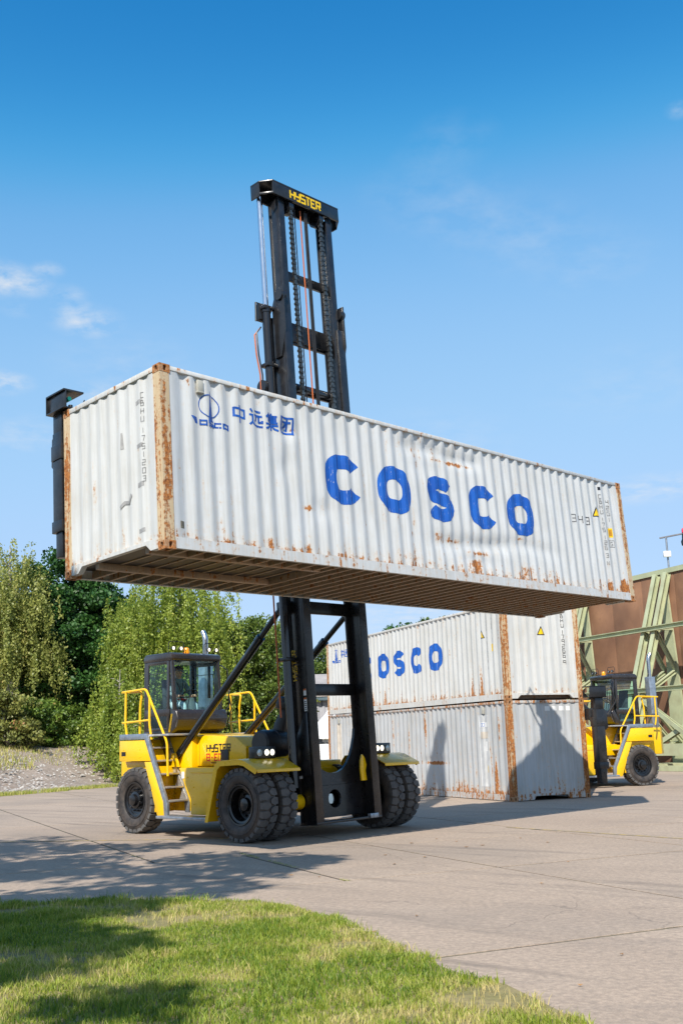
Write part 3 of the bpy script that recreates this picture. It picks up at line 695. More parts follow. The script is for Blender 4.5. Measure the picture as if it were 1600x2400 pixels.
def truck(label, mat4, lift, ztop, tilt, spread_z, lit, group, far_dy):
    root = thing('container_handler', label, 'lift truck', mat=mat4, group=group)
    NEAR = Matrix.Translation((0.45, 0.58 - 0.099, -0.055)) @ Matrix.Diagonal((1, 1.033, 1.033, 1)); FAR = Matrix.Translation((-0.45, 0.58 - 0.099, -0.055)) @ Matrix.Diagonal((1, 1.033, 1.033, 1))
    HD = Matrix.Translation((0.75, 0.88, -0.09)) @ Matrix.Diagonal((1, 1.05, 1.055, 1)); HDF = Matrix.Translation((-0.75, 0.88, -0.09)) @ Matrix.Diagonal((1, 1.05, 1.055, 1))
    # ---- wheels: dual fronts, single steer rears
    for s in (-1, 1):
        wheel(root, s * 2.06, s * 1.68, 0.40, 0.64, 0.62, s)
        wheel(root, s * 1.60, s * 1.22, 0.40, 0.64, 0.35, s)
        wheel(root, s * 1.67, s * 1.29, 4.08, 0.64, 0.22, s)
    # ---- chassis
    m = MB(); m.box(-1.0, 1.0, 0.45, 3.6, 0.42, 0.98); m.box(-0.9, 0.9, 3.6, 4.9, 0.55, 1.0); m.build('chassis', black, root, bevel=0.02)
    MB().cyl((-1.35, 0.70, 0.64), (1.35, 0.70, 0.64), 0.17, 16).build('drive_axle', black, root, smooth=40)
    MB().cyl((-1.35, 4.08, 0.64), (1.35, 4.08, 0.64), 0.11, 12).build('steer_axle', black, root, smooth=40)
    # ---- counterweight with chamfered rear corners
    m = MB(); m.prism([(-1.20, 3.85), (1.20, 3.85), (1.20, 5.2), (0.9, 5.5), (-0.9, 5.5), (-1.20, 5.2)], 'z', 0.95, 1.80)
    m.build('counterweight', yellow, root, bevel=0.03)
    # ---- engine hood, low left deck, lower side boxes
    m = MB(); m.prism([(0.55, 1.28), (3.22, 1.28), (3.22, 1.90), (1.5, 1.84), (0.85, 1.80), (0.55, 1.62)], 'x', -1.72, -0.55); m.build('engine_hood', yellow, root, bevel=0.035, xf=HD)
    m = MB(); m.prism([(2.35, 1.28), (3.22, 1.28), (3.22, 1.90), (2.45, 1.86)], 'x', 0.6, 1.72); m.build('engine_hood', yellow, root, bevel=0.035, xf=HDF)
    m = MB(); m.box(-0.55, 0.50, 0.25, 3.22, 1.0, 1.33); m.build('engine_deck', yellow, root, bevel=0.02, xf=HD)
    MB().box(-0.5, 0.45, 0.20, 0.26, 1.02, 1.20).build('deck_panel', yellow, root, bevel=0.01, xf=HD)
    for s in (-1, 1):
        X = lambda a: s * a
        SD = NEAR if s < 0 else FAR; SH = HD if s < 0 else HDF
        def bx(mm, xa, xb, *r): a, b = sorted((s * xa, s * xb)); return mm.box(a, b, *r)
        # lower side box between fender and stairs: slanted rear edge along the stairs, raked front edge
        m = MB(); poly = [(0.86, 1.27), (2.16, 1.27), (1.80, 0.72), (1.80, 0.44), (1.12, 0.44), (0.78, 0.80)]
        a, b = sorted((X(2.04), X(1.35))); m.prism(poly, 'x', a, b); p = m.build('side_box', yellow, root, bevel=0.02, xf=SD)
        m = MB(); a, b = sorted((X(2.048), X(2.035)))
        m.prism([(1.02, 1.20), (1.80, 1.20), (1.78, 1.17), (1.02, 1.17)], 'x', a, b); m.build('panel_lip', yellow, p, bevel=0.003, xf=SD)
        # hood side latch, hinge line and mirror box
        if s < 0:
            MB().box(-1.745, -1.715, 1.02, 1.24, 1.30, 1.58).build('mirror_box', plastic, root, bevel=0.012, xf=SH)
            q = block_text('HYSTER', 0, 0, 0.125, 0.19, 0.72, 0.22); hm = lambda u, v, d: SH @ V(-1.72 - d, 1.66 - u, 1.545 + v)
            decal('maker_name', q, blackdecal, root, hm)
            q = block_text('8-EC7', 0, 0, 0.115, 0.19, 0.72, 0.25); decal('model_number', q, redm, root, lambda u, v, d: SH @ V(-1.72 - d, 1.66 - u, 1.385 + v))
            MB().tube([(-1.72, 1.50, 1.345), (-1.745, 1.50, 1.345), (-1.745, 1.34, 1.345), (-1.72, 1.34, 1.345)], 0.009, 6).build('latch_handle', black, root, smooth=40, xf=SH)
            for yy in (1.88,): MB().box(-1.7225, -1.7195, yy, yy + 0.008, 1.30, 1.80).build('panel_gap', blackdecal, root, xf=SH)
        # front fender: bent sheet over the dual wheels with an outer lip
        pts = [(y + 0.40, z) for y, z in [(0.86, 0.33), (0.60, 1.27), (0.50, 1.37), (-0.06, 1.395), (-0.20, 1.37), (-0.56, 1.215), (-0.57, 1.18)]]
        m = MB(); m.strip([(X(2.11), y, z) for y, z in pts], (s * -1.0, 0, 0), (0, 0, 0.018) )
        m2 = [(y, z) for y, z in pts]
        lip = MB(); a, b = sorted((X(2.11), X(2.095)))
        inner = [(y + 0.40, z) for y, z in [(0.78, 0.33), (0.515, 1.23), (0.43, 1.295), (-0.05, 1.315), (-0.20, 1.295), (-0.50, 1.16)]]
        for i in range(5):
            lip.prism([pts[i], pts[i + 1], inner[i + 1], inner[i]], 'x', a, b)
        f = m.build('fender', yellow, root, bevel=0.004); lip.build('fender_lip', yellow, f)
        lightbox(root, X(1.53) - 0.25, 0.28, 1.41, s, lit)
        # stairs between rear wheel and side box
        m = MB(); a, b = sorted((X(2.12), X(2.06)))
        m.prism([(3.98, 1.81), (3.98, 1.915), (3.08, 1.915), (2.40, 0.62), (2.40, 0.42), (2.50, 0.42), (2.53, 0.66), (3.14, 1.81)], 'x', a, b); m.build('stair_stringer', greygal, root, bevel=0.006, xf=SD)
        m = MB(); a, b = sorted((X(2.10), X(1.72)))
        m.prism([(4.0, 1.40), (4.0, 1.80), (3.15, 1.80), (2.96, 1.40)], 'x', a, b); m.build('side_counterweight', yellow, root, bevel=0.012, xf=SD)
        m = MB(); a, b = sorted((X(2.10), X(2.055)))
        m.prism([(3.16, 1.385), (2.94, 1.385), (2.54, 0.66), (2.51, 0.36), (2.72, 0.36)], 'x', a, b); m.build('stair_panel', yellow, root, bevel=0.01, xf=SD)
        MB().prism([(3.96, 1.39), (3.0, 1.395), (3.06, 1.22), (3.80, 1.10)], 'x', *sorted((X(1.98), X(1.70)))).build('wheel_guard', yellow, root, bevel=0.01, xf=SD)
        m = MB(); a, b = sorted((X(1.60), X(1.565)))
        m.prism([(3.22, 1.87), (3.07, 1.87), (2.40, 0.62), (2.40, 0.44), (2.52, 0.44), (2.54, 0.62)], 'x', a, b); m.build('stair_stringer', greygal, root, bevel=0.004, xf=SD)
        for i in range(5):
            z = 0.68 + i * 0.245; y = 2.42 + (z - 0.62) / 1.86
            m = MB(); bx(m, 2.055, 1.602, y - 0.03, y + 0.21, z - 0.032, z); st = m.build('step', alu, root, bevel=0.004, xf=SD)
            mm = MB(); a, b = sorted((X(1.625), X(1.604))); mm.prism([(y - 0.02, z + 0.002), (y + 0.20, z + 0.002), (y + 0.12, z + 0.20)], 'x', a, b); mm.build('step_gusset', alu, st, xf=SD)
        m = MB(); bx(m, 1.56, 1.40, 2.36, 3.60, 0.46, 1.84); m.build('stair_wall', yellow, root, bevel=0.01, xf=SD)
        m = MB(); bx(m, 2.04, 1.61, 2.86, 2.90, 0.46, 1.30); m.build('stair_back', yellow, root, bevel=0.006, xf=SD)
        # expanded metal behind the steps
        m = MB()
        for i in range(10):
            for j in range(18):
                u = 1.62 + i * 0.044 + (0.022 if j % 2 else 0); z = 0.52 + j * 0.07; y = 2.66 + (z - 0.5) / 2.0
                for dz in (0.035, -0.035): m.beam((X(u - 0.022), y, z), (X(u), y + dz / 2, z + dz), 0.007, 0.012, (0, 1, 0))
        o = m.build('mesh_backing', yellow, root, xf=SD); o['kind'] = 'stuff'
        m = MB(); bx(m, 2.34, 1.95, 0.90, 2.46, 0.375, 0.425); m.build('running_board', greygal, root, bevel=0.008, xf=SD)
        # deck and handrails
        m = MB(); bx(m, 2.06, 1.30, 2.44, 3.98, 1.86, 1.90); m.build('side_deck', alu, root, bevel=0.004, xf=SD)
        r = 0.024
        def fillet(pts, rad=0.09, n=4):
            out_ = [Vector(pts[0])]
            for i in range(1, len(pts) - 1):
                p0, p1, p2 = Vector(pts[i - 1]), Vector(pts[i]), Vector(pts[i + 1]); a = (p0 - p1).normalized(); b = (p2 - p1).normalized()
                q = min(rad, (p0 - p1).length * 0.45, (p2 - p1).length * 0.45); s0, s1 = p1 + a * q, p1 + b * q
                for k in range(n + 1):
                    t = k / n; out_.append(s0 * (1 - t) ** 2 + p1 * 2 * t * (1 - t) + s1 * t * t)
            out_.append(Vector(pts[-1])); return out_
        RX = SD if s < 0 else Matrix.Translation((0, far_dy, 0)) @ SD
        xo = X(2.03)
        MB().tube(fillet([(xo, 4.02, 2.74), (xo, 3.22, 2.77), (xo, 2.53, 1.74), (xo, 2.50, 1.12)]), r, 8).build('handrail', yellow, root, smooth=40, xf=RX)
        MB().tube(fillet([(xo, 3.90, 2.74), (xo, 3.90, 2.10), (xo, 3.84, 1.88)]), r, 8).build('handrail_post', yellow, root, smooth=40, xf=RX)
        MB().tube(fillet([(xo, 3.10, 2.58), (xo, 3.10, 2.10), (xo, 3.02, 1.80)]), r, 8).build('handrail_post', yellow, root, smooth=40, xf=RX)
        MB().tube(fillet([(xo, 3.80, 2.735), (X(1.95), 3.45, 2.73), (X(1.95), 3.52, 2.45), (X(1.95), 3.52, 1.90)]), r, 8).build('handrail_post', yellow, root, smooth=40, xf=RX)
        MB().tube([(xo, 4.0, 2.14), (xo, 3.08, 2.17)], r * 0.9, 8).build('handrail_mid', yellow, root, smooth=40, xf=RX)
    # seams, bolts, stickers and hoses on the near and far body sides
    for s in (-1, 1):
        SD = NEAR if s < 0 else FAR; xo = s * 2.0425
        for (y, z) in ((0.98, 0.62), (0.98, 0.92), (1.70, 0.62), (1.72, 0.92), (1.35, 0.52), (1.9, 1.10), (0.98, 1.10)):
            MB().cyl((xo - s * 0.01, y, z), (xo + s * 0.008, y, z), 0.012, 6).build('bolt', yellow, root, xf=SD)
        for (y, z) in ((3.3, 1.62), (3.85, 1.62), (3.3, 1.48), (3.85, 1.48)):
            MB().cyl((s * 2.09, y, z), (s * 2.108, y, z), 0.014, 6).build('bolt', yellow, root, xf=SD)
        MB().box(*sorted((xo - s * 0.003, xo + s * 0.003)), 1.98, 2.06, 1.08, 1.20).build('warning_sticker', whitedecal, root, xf=SD)
        MB().box(*sorted((s * 2.098, s * 2.104)), 3.78, 3.92, 1.50, 1.58).build('warning_sticker', blackdecal, root, xf=SD)
        for k in range(3):
            MB().tube([(s * (1.12 - 0.05 * k), 1.25, 1.15 + 0.03 * k), (s * (1.10 - 0.05 * k), 0.95, 1.10 + 0.05 * k), (s * (1.04 - 0.03 * k), 0.62, 0.98 + 0.05 * k), (s * (1.0 - 0.02 * k), 0.42, 1.15 + 0.08 * k)], 0.019, 7).build('hose', hosemat, root, smooth=40)
    # ---- cab
    cx0, cx1, yr, yf = -1.25, 0.04, 4.36, 3.44
    m = MB(); m.prism([(yr, 3.36), (yr, 3.46), (yr - 0.06, 3.53), (yf + 0.05, 3.53), (yf - 0.04, 3.50), (yf - 0.05, 3.40), (yf, 3.36)], 'x', cx0 - 0.02, cx1 + 0.02)
    cab = m.build('cab', cabgrey, root, bevel=0.03, xf=NEAR)
    def post(a, b, w=0.08, h=0.08): MB().beam(a, b, w, h, (0, 1, 0)).build('cab_post', cabgrey, cab, bevel=0.02, xf=NEAR)
    for x in (cx0 + 0.04, cx1 - 0.04):
        post((x, yr - 0.05, 1.95), (x, yr - 0.05, 3.40), 0.085, 0.085); post((x, yf - 0.09, 2.36), (x, yf + 0.02, 3.42), 0.07, 0.085)
        post((x, yf + 0.05, 1.95), (x, yf - 0.085, 2.38), 0.07, 0.10)
    MB().box(cx0, cx1, yf - 0.02, yr, 1.90, 1.97).build('cab_floor', cabgrey, cab, bevel=0.015, xf=NEAR)
    m = MB(); m.prism([(yr, 1.97), (yr, 2.32), (yr - 0.08, 2.32), (yr - 0.08, 1.97)], 'x', cx0 + 0.03, cx1 - 0.03); m.build('rear_panel', cabgrey, cab, bevel=0.01, xf=NEAR)
    # lower front cowl: bulges forward under the windscreen
    m = MB(); m.prism([(yf + 0.08, 1.93), (yf - 0.02, 1.91), (yf - 0.17, 2.02), (yf - 0.24, 2.20), (yf - 0.17, 2.385), (yf - 0.06, 2.385), (yf + 0.08, 2.10)], 'x', cx0 - 0.005, cx1 + 0.06); m.build('front_cowl', cabgrey, cab, bevel=0.05, seg=3, xf=NEAR)
    for k in (0.0, 0.03): MB().tube([(cx0 - 0.012, yf + 0.015 + k, 1.94), (cx0 - 0.012, yf - 0.07 + k, 2.30)], 0.005, 5).build('pinstripe', yellowdecal, cab, xf=NEAR)
    # glazing
    def pane(name, pts, th=0.012):
        a, b, c, d = [Vector(q) for q in pts]; n = (b - a).cross(d - a).normalized() * th
        mm = MB(); mm.add([a, b, c, d], [(0, 1, 2, 3)]); return mm.build(name, cabglass, cab, recalc=False, xf=NEAR)
    pane('windscreen', [(cx0 + 0.08, yf - 0.125, 2.38), (cx1 - 0.08, yf - 0.125, 2.38), (cx1 - 0.08, yf - 0.02, 3.40), (cx0 + 0.08, yf - 0.02, 3.40)])
    for x in (cx0 + 0.015, cx1 - 0.015):
        pane('side_window', [(x, yf + 0.10, 2.40), (x, yr - 0.12, 2.40), (x, yr - 0.12, 3.38), (x, yf + 0.10, 3.38)])
        pane('lower_side_window', [(x, yf + 0.12, 2.02), (x, yr - 0.12, 2.02), (x, yr - 0.12, 2.26), (x, yf + 0.12, 2.26)])
        m = MB(); m.box(x - 0.02, x + 0.02, yf + 0.04, yr - 0.06, 2.26, 2.40); m.build('door_rail', cabgrey, cab, bevel=0.01, xf=NEAR)
        m = MB(); m.box(x - 0.018, x + 0.018, yf + 0.06, yf + 0.13, 1.97, 3.40); m.box(x - 0.018, x + 0.018, yr - 0.16, yr - 0.09, 1.97, 3.40)
        m.box(x - 0.017, x + 0.017, yf + 0.1, yr - 0.1, 3.30, 3.40); m.box(x - 0.017, x + 0.017, yf + 0.1, yr - 0.1, 1.97, 2.03); m.box(x - 0.008, x + 0.008, yf + 0.1, yr - 0.1, 3.12, 3.135); m.build('door_frame', cabgrey, cab, bevel=0.008, xf=NEAR)
    pane('rear_window', [(cx0 + 0.1, yr - 0.03, 2.34), (cx1 - 0.1, yr - 0.03, 2.34), (cx1 - 0.1, yr - 0.03, 3.38), (cx0 + 0.1, yr - 0.03, 3.38)])
    for k in (0.30, 0.95):
        MB().tube([(cx0 + k, yf - 0.15, 2.36), (cx0 + k + 0.12, yf - 0.13, 2.75), (cx0 + k + 0.10, yf - 0.08, 3.10)], 0.010, 6).build('wiper', blackgloss, cab, smooth=40, xf=NEAR)
    MB().tube([(cx1 + 0.02, yf - 0.02, 3.3), (cx1 + 0.10, yf - 0.14, 3.2), (cx1 + 0.13, yf - 0.18, 2.5), (cx1 + 0.05, yf - 0.14, 2.35)], 0.014, 6).build('grab_rail', blackgloss, cab, smooth=40, xf=NEAR)
    MB().tube([(cx1 + 0.04, yf - 0.2, 2.9), (cx1 + 0.12, yf - 0.26, 2.4), (cx1 + 0.10, yf - 0.1, 1.95)], 0.014, 6).build('cab_hose', hosemat, cab, smooth=40, xf=NEAR)
    # inside
    m = MB(); m.prism([(3.78, 2.30), (4.20, 2.30), (4.20, 2.40), (3.78, 2.42)], 'x', -0.86, -0.40); m.box(-0.75, -0.5, 3.85, 4.1, 1.97, 2.31); st = m.build('seat', seatmat, root, bevel=0.02, xf=NEAR)
    m = MB(); m.prism([(4.13, 2.38), (4.24, 2.38), (4.30, 3.02), (4.21, 3.04)], 'x', -0.85, -0.41); m.build('seat_back', seatmat, st, bevel=0.03, xf=NEAR)
    m = MB(); m.beam((-0.63, 3.44, 2.0), (-0.63, 3.60, 2.62), 0.13, 0.16, (0, 1, 0)); sc = m.build('steering_column', consolem, root, bevel=0.03, xf=NEAR)
    for i in range(4): MB().box(-0.76, -0.50, 3.38, 3.56, 2.02 + i * 0.05, 2.05 + i * 0.05).build('boot_fold', hosemat, sc, bevel=0.008, xf=NEAR)
    cwx = V(-0.63, 3.63, 2.68); ax = V(0, 0.55, 0.83).normalized(); u = V(1, 0, 0); v = ax.cross(u); m = MB()
    m.tube([cwx + u * 0.19 * math.cos(t) + v * 0.19 * math.sin(t) for t in [2 * math.pi * i / 24 for i in range(24)]], 0.016, 7, closed=True)
    for t in (0.5, 2.6, 4.7): m.tube([cwx - ax * 0.03, cwx + u * 0.19 * math.cos(t) + v * 0.19 * math.sin(t)], 0.012, 6)
    m.build('steering_wheel', blackgloss, root, smooth=40, xf=NEAR)
    MB().box(-0.32, -0.10, 3.7, 4.2, 1.98, 2.45).build('side_console', consolem, root, bevel=0.02, xf=NEAR)
    MB().box(-0.20, -0.14, 3.50, 3.54, 2.62, 3.28).build('display', blackgloss, root, bevel=0.01, xf=NEAR)
    # roof lights, beacon, exhaust
    for x0 in (cx0 - 0.02, cx1 - 0.36):
        m = MB(); m.tube([(x0, yf + 0.06, 3.52), (x0, yf + 0.06, 3.72), (x0 + 0.04, yf + 0.06, 3.76), (x0 + 0.36, yf + 0.06, 3.76), (x0 + 0.40, yf + 0.06, 3.72), (x0 + 0.40, yf + 0.06, 3.52)], 0.009, 6); m.build('lamp_guard', plastic, root, smooth=40, xf=NEAR)
        for k in (0.10, 0.30): lamp(root, x0 + k, yf + 0.02, 3.62, lit, 0.038, NEAR)
    m = MB(); m.lathe([(0, 0.075), (0.03, 0.075), (0.035, 0.065), (0.10, 0.060), (0.125, 0.04), (0.13, 0.002)], (-0.72, yf + 0.16, 3.53), (0, 0, 1), 16); m.build('beacon', amber, root, smooth=35, xf=NEAR)
    m = MB(); m.box(0.42, 0.66, 4.38, 4.62, 1.78, 3.40); m.build('exhaust_shroud', greygal, root, bevel=0.015, xf=NEAR)
    m = MB(); m.tube([(0.54, 4.50, 3.38), (0.54, 4.50, 3.90), (0.54, 4.51, 3.98), (0.54, 4.54, 4.06), (0.54, 4.60, 4.14)], 0.060, 14, cap=False); m.build('exhaust_pipe', stainless, root, smooth=40, xf=NEAR)
    # ---- air cleaner and intake on the hood
    m = MB(); m.lathe([(0, 0.05), (0.0, 0.20), (0.03, 0.235), (0.10, 0.245), (0.30, 0.245), (0.31, 0.255), (0.34, 0.255), (0.35, 0.245), (0.62, 0.235), (0.72, 0.18), (0.76, 0.06)], (-1.62, 0.36, 1.66), (1, 0, 0), 20); ac = m.build('air_cleaner', plastic, root, smooth=35, xf=NEAR)
    m = MB(); m.tube([(-1.06, 0.40, 1.80), (-1.06, 0.36, 1.98), (-1.02, 0.30, 2.16), (-1.02, 0.30, 2.30)], [0.15, 0.14, 0.115, 0.09], 14); m.build('intake_pipe', plastic, ac, smooth=40, xf=NEAR)
    m = MB(); m.lathe([(0, 0.165), (0.02, 0.175), (0.12, 0.165), (0.13, 0.15), (0.19, 0.14), (0.22, 0.10), (0.225, 0.003)], (-1.02, 0.30, 2.27), (0, 0, 1), 20); m.build('intake_cap', plastic, ac, smooth=35, xf=NEAR)
    m = MB(); m.lathe([(0, 0.155), (0.025, 0.155)], (-1.06, 0.40, 1.82), (0, -0.1, 1), 16); m.build('hose_clamp', yellow, ac, smooth=40, xf=NEAR)
    # ---- mast (mast coordinates: as truck, upright; tilt leans them back)
    def mb(mm, name, mat, parent=root, bevel=0.0, smooth=None): return mm.build(name, mat, parent, bevel=bevel, smooth=smooth, xf=tilt)
    Z0, Z1 = 0.32, 10.05
    F, B = -0.05, 0.37                                   # front and back of the rails
    for s in (-1, 1):
        def bx(mm, xa, xb, *r): a, b = sorted((s * xa, s * xb)); return mm.box(a, b, *r)
        m = MB(); bx(m, 0.83, 0.76, F + 0.03, B - 0.03, Z0, Z1); bx(m, 0.85, 0.66, F, F + 0.045, Z0, Z1); bx(m, 0.85, 0.66, B - 0.045, B, Z0, Z1)
        o = mb(m, 'outer_mast_rail', black, bevel=0.006)
        zi0, zi1 = lift, ztop - 0.30
        m = MB(); bx(m, 0.735, 0.695, F + 0.055, B - 0.055, zi0, zi1); bx(m, 0.755, 0.60, F + 0.05, F + 0.085, zi0, zi1); bx(m, 0.755, 0.60, B - 0.085, B - 0.05, zi0, zi1)
        mb(m, 'inner_mast_rail', black, bevel=0.005)
        # lift cylinder beside the rail: barrel and bright rod up to the mast head
        x, y = s * 1.0, 0.30
        m = MB(); m.cyl((x, y, 0.95), (x, y, min(10.2, ztop - 0.4)), 0.088, 18); m.lathe([(0, 0.10), (0.12, 0.10)], (x, y, min(10.1, ztop - 0.5)), (0, 0, 1), 18); lc = mb(m, 'lift_cylinder', blackgloss, smooth=40)
        if ztop > 11: m = MB(); m.cyl((x, y, 10.1), (x, y, ztop - 0.28), 0.058, 16); mb(m, 'piston_rod', chrome, lc, smooth=40)
        for z in (8.95, 10.16, 6.0, 3.2):
            if z > ztop: continue
            m = MB(); bx(m, 1.12, 0.85, y - 0.10, y + 0.12, z, z + 0.07); mb(m, 'cylinder_clamp', black, lc, bevel=0.01)
        # roller housing at the top of the outer rail
        m = MB(); m.prism([(F - 0.03, Z1 + 0.55), (F - 0.03, Z1 - 0.35), (F + 0.12, Z1 - 0.9), (B - 0.1, Z1 - 0.9), (B - 0.1, Z1 + 0.2), (B - 0.25, Z1 + 0.55)], 'x', *sorted((s * 0.862, s * 0.83))); h = mb(m, 'roller_housing', black, bevel=0.006)
        m = MB(); m.cyl((s * 0.90, F + 0.08, Z1 + 0.38), (s * 0.78, F + 0.08, Z1 + 0.38), 0.11, 18); mb(m, 'mast_roller', black, h, smooth=40)
        # lift chains
        m = MB(); xc = s * 0.43; z = lift + 0.2; zc = ztop - 0.42; k = 0
        while z < zc:
            w = 0.062 if k % 2 else 0.085
            m.box(xc - w / 2, xc + w / 2, F + 0.03 - (0.0 if k % 2 else 0.012), F + 0.07 + (0 if k % 2 else 0.012), z, z + 0.052); z += 0.056; k += 1
        mb(m, 'lift_chain', chainmat)
        m = MB(); m.cyl((xc - 0.06, F + 0.16, ztop - 0.40), (xc + 0.06, F + 0.16, ztop - 0.40), 0.16, 22); mb(m, 'chain_sheave', blackgloss, smooth=40)
    # cross members of the outer mast
    Bp = B - 0.055
    def cross(z0, z1, name='mast_crossbar'): m = MB(); m.box(-0.76, 0.76, Bp, B + 0.01, z0, z1); return mb(m, name, black, bevel=0.012)
    cross(2.58, 2.80); cross(4.12, 4.36); cross(9.62, 10.02); cross(7.0, 7.2)
    m = MB(); poly = [(-0.76, 0.40), (0.76, 0.40)] + [(0.76, 2.05)] + [(0.58 + 0.12 * math.cos(R(a)) - 0.0, 2.0) for a in (0,)]
    # lower plate with the deep U-shaped cut
    U = [(0.70, 2.0)] + [(0.66 * math.cos(R(a)) ** 1.0 if a < 90 else 0.66 * math.cos(R(a)), 1.62 - 0.46 * math.sin(R(a)) + (0.38 * max(0, abs(math.cos(R(a))) - 0.0) ** 3)) for a in range(6, 175, 12)] + [(-0.70, 2.0)]
    m = MB()
    for (x0, z0), (x1, z1) in zip(U, U[1:]): m.prism([(x1, 0.95), (x0, 0.95), (x0, z0), (x1, z1)], 'y', Bp, B + 0.008)
    lp = mb(m, 'mast_base_plate', black)
    hx, hz, hr = 0.0, 0.70, 0.165
    m = MB(); ring = [(hx + hr * math.cos(2 * math.pi * i / 24), hz + hr * math.sin(2 * math.pi * i / 24)) for i in range(24)]
    sq = []
    for i in range(24):
        c, s_ = math.cos(2 * math.pi * i / 24), math.sin(2 * math.pi * i / 24); q = 1 / max(abs(c), abs(s_)); sq.append((hx + 0.72 * c * q, 0.66 + 0.285 * s_ * q))
    for i in range(24): j = (i + 1) % 24; m.prism([sq[i], sq[j], ring[j], ring[i]], 'y', Bp - 0.002, B + 0.012)
    mb(m, 'mast_base_plate', black)
    m = MB(); m.cyl((0.0, B + 0.25, 0.70), (0.0, B + 0.05, 0.70), 0.09, 16); mb(m, 'axle_plug', chrome, smooth=40)
    m = MB(); m.box(-0.85, 0.85, F, B, 0.29, 0.335); mb(m, 'mast_foot', black, bevel=0.006)
    m = MB(); m.box(0.52, 0.74, F - 0.02, F + 0.06, 0.30, 0.38); mb(m, 'mast_wear_pad', greygal, bevel=0.004)
    # yellow tow hook plate on the base plate
    m = MB(); m.prism([(0.48, 0.98), (0.62, 0.98), (0.60, 1.16), (0.64, 1.26), (0.60, 1.40), (0.54, 1.46), (0.49, 1.34), (0.47, 1.2)], 'y', F + 0.10, F + 0.14); mb(m, 'tilt_lug', yellow, bevel=0.005)
    for s in (-1, 1):       # gussets outside the rails
        m = MB(); m.prism([(F + 0.06, 1.15), (B + 0.1, 1.15), (B + 0.1, 1.6), (F + 0.12, 2.25), (F + 0.06, 2.25)], 'x', *sorted((s * 0.868, s * 0.845))); mb(m, 'mast_gusset', black, bevel=0.005)
        m = MB(); m.cyl((s * 1.05, B - 0.02, 0.70), (s * 0.85, B - 0.02, 0.70), 0.13, 20); mb(m, 'mast_pivot', yellow, smooth=40)
    # inner mast crossbars and head
    for (z0, z1) in ((ztop - 1.92, ztop - 1.72), (ztop - 3.26, ztop - 2.86), (ztop - 5.6, ztop - 5.3)):
        if z0 > lift: m = MB(); m.box(-0.70, 0.70, B - 0.10, B - 0.03, z0, z1); mb(m, 'mast_crossbar', black, bevel=0.012)
    m = MB(); m.tube([(-0.62, B - 0.2, ztop - 4.34), (0.45, B - 0.2, ztop - 4.34)], 0.11, 16); mb(m, 'torque_tube', blackgloss, smooth=40)
    m = MB(); m.prism([(-0.94, F - 0.02), (0.94, F - 0.02), (1.12, 0.16), (1.12, 0.42), (-1.12, 0.42), (-1.12, 0.16)], 'z', ztop - 0.04, ztop)
    m.prism([(-0.94, F - 0.02), (0.94, F - 0.02), (0.94, F + 0.03), (-0.94, F + 0.03)], 'z', ztop - 0.31, ztop - 0.04)
    for s in (-1, 1):
        m.prism([(s * 0.94, F - 0.02), (s * 1.12, 0.16), (s * 1.09, 0.18), (s * 0.92, F + 0.02)][::s], 'z', ztop - 0.31, ztop - 0.26)
        m.box(*sorted((s * 1.12, s * 1.09)), 0.16, 0.42, ztop - 0.34, ztop - 0.04)
    m.box(-0.94, 0.94, 0.37, 0.42, ztop - 0.31, ztop - 0.04); hd = mb(m, 'mast_head', black, bevel=0.008)
    q = block_text('HYSTER', 0, 0, 0.175, 0.23, 0.66, 0.19); decal('maker_name', q, yellowdecal, hd, lambda u, v, d: tilt @ V(-0.47 + u, F - 0.02 - d, ztop - 0.255 + v))
    q = block_text('HYSTER', 0, 0, 0.10, 0.20, 0.7, 0.25); decal('maker_name', q, yellowdecal, root, lambda u, v, d: tilt @ V(-0.851 - d, B - 0.15 + v, 2.85 + u))
    plate_w = MB().box(-0.855, -0.8505, F + 0.06, F + 0.13, 2.28, 2.52); mb(plate_w, 'warning_sticker', whitedecal); mb(MB().box(-0.855, -0.8505, F + 0.06, F + 0.13, 2.56, 2.68), 'warning_sticker', whitedecal)
    mb(MB().box(-0.857, -0.8545, F + 0.06, F + 0.13, 2.49, 2.52), 'warning_sticker', orangehose); mb(MB().box(-0.857, -0.8545, F + 0.06, F + 0.13, 2.65, 2.68), 'warning_sticker', orangehose)
    for k in range(5): mb(MB().box(-0.857, -0.8545, F + 0.075, F + 0.115, 2.30 + 0.035 * k, 2.318 + 0.035 * k), 'warning_sticker', blackdecal)
    mb(MB().box(-0.855, -0.8505, B - 0.12, B - 0.02, 1.10, 1.33), 'warning_sticker', whitedecal)
    # hoses in the middle of the mast
    for (x, r, mt) in ((-0.10, 0.014, orangehose), (0.02, 0.020, hosemat), (0.07, 0.020, hosemat), (-0.27, 0.012, hosemat), (-0.33, 0.012, hosemat)):
        m = MB(); m.tube([(x, F + 0.10, ztop - 0.38), (x, F + 0.11, lift + 1.0), (x, F + 0.10, max(lift, 4.0))], r, 7); mb(m, 'hose', mt, smooth=40)
    m = MB(); m.tube([(-1.14, B, 9.75), (-1.26, B + 0.02, 9.6), (-1.22, B + 0.04, 9.2), (-1.15, B + 0.04, 8.8), (-1.16, B + 0.04, 6.0), (-1.12, B + 0.06, 2.2)], 0.016, 7)
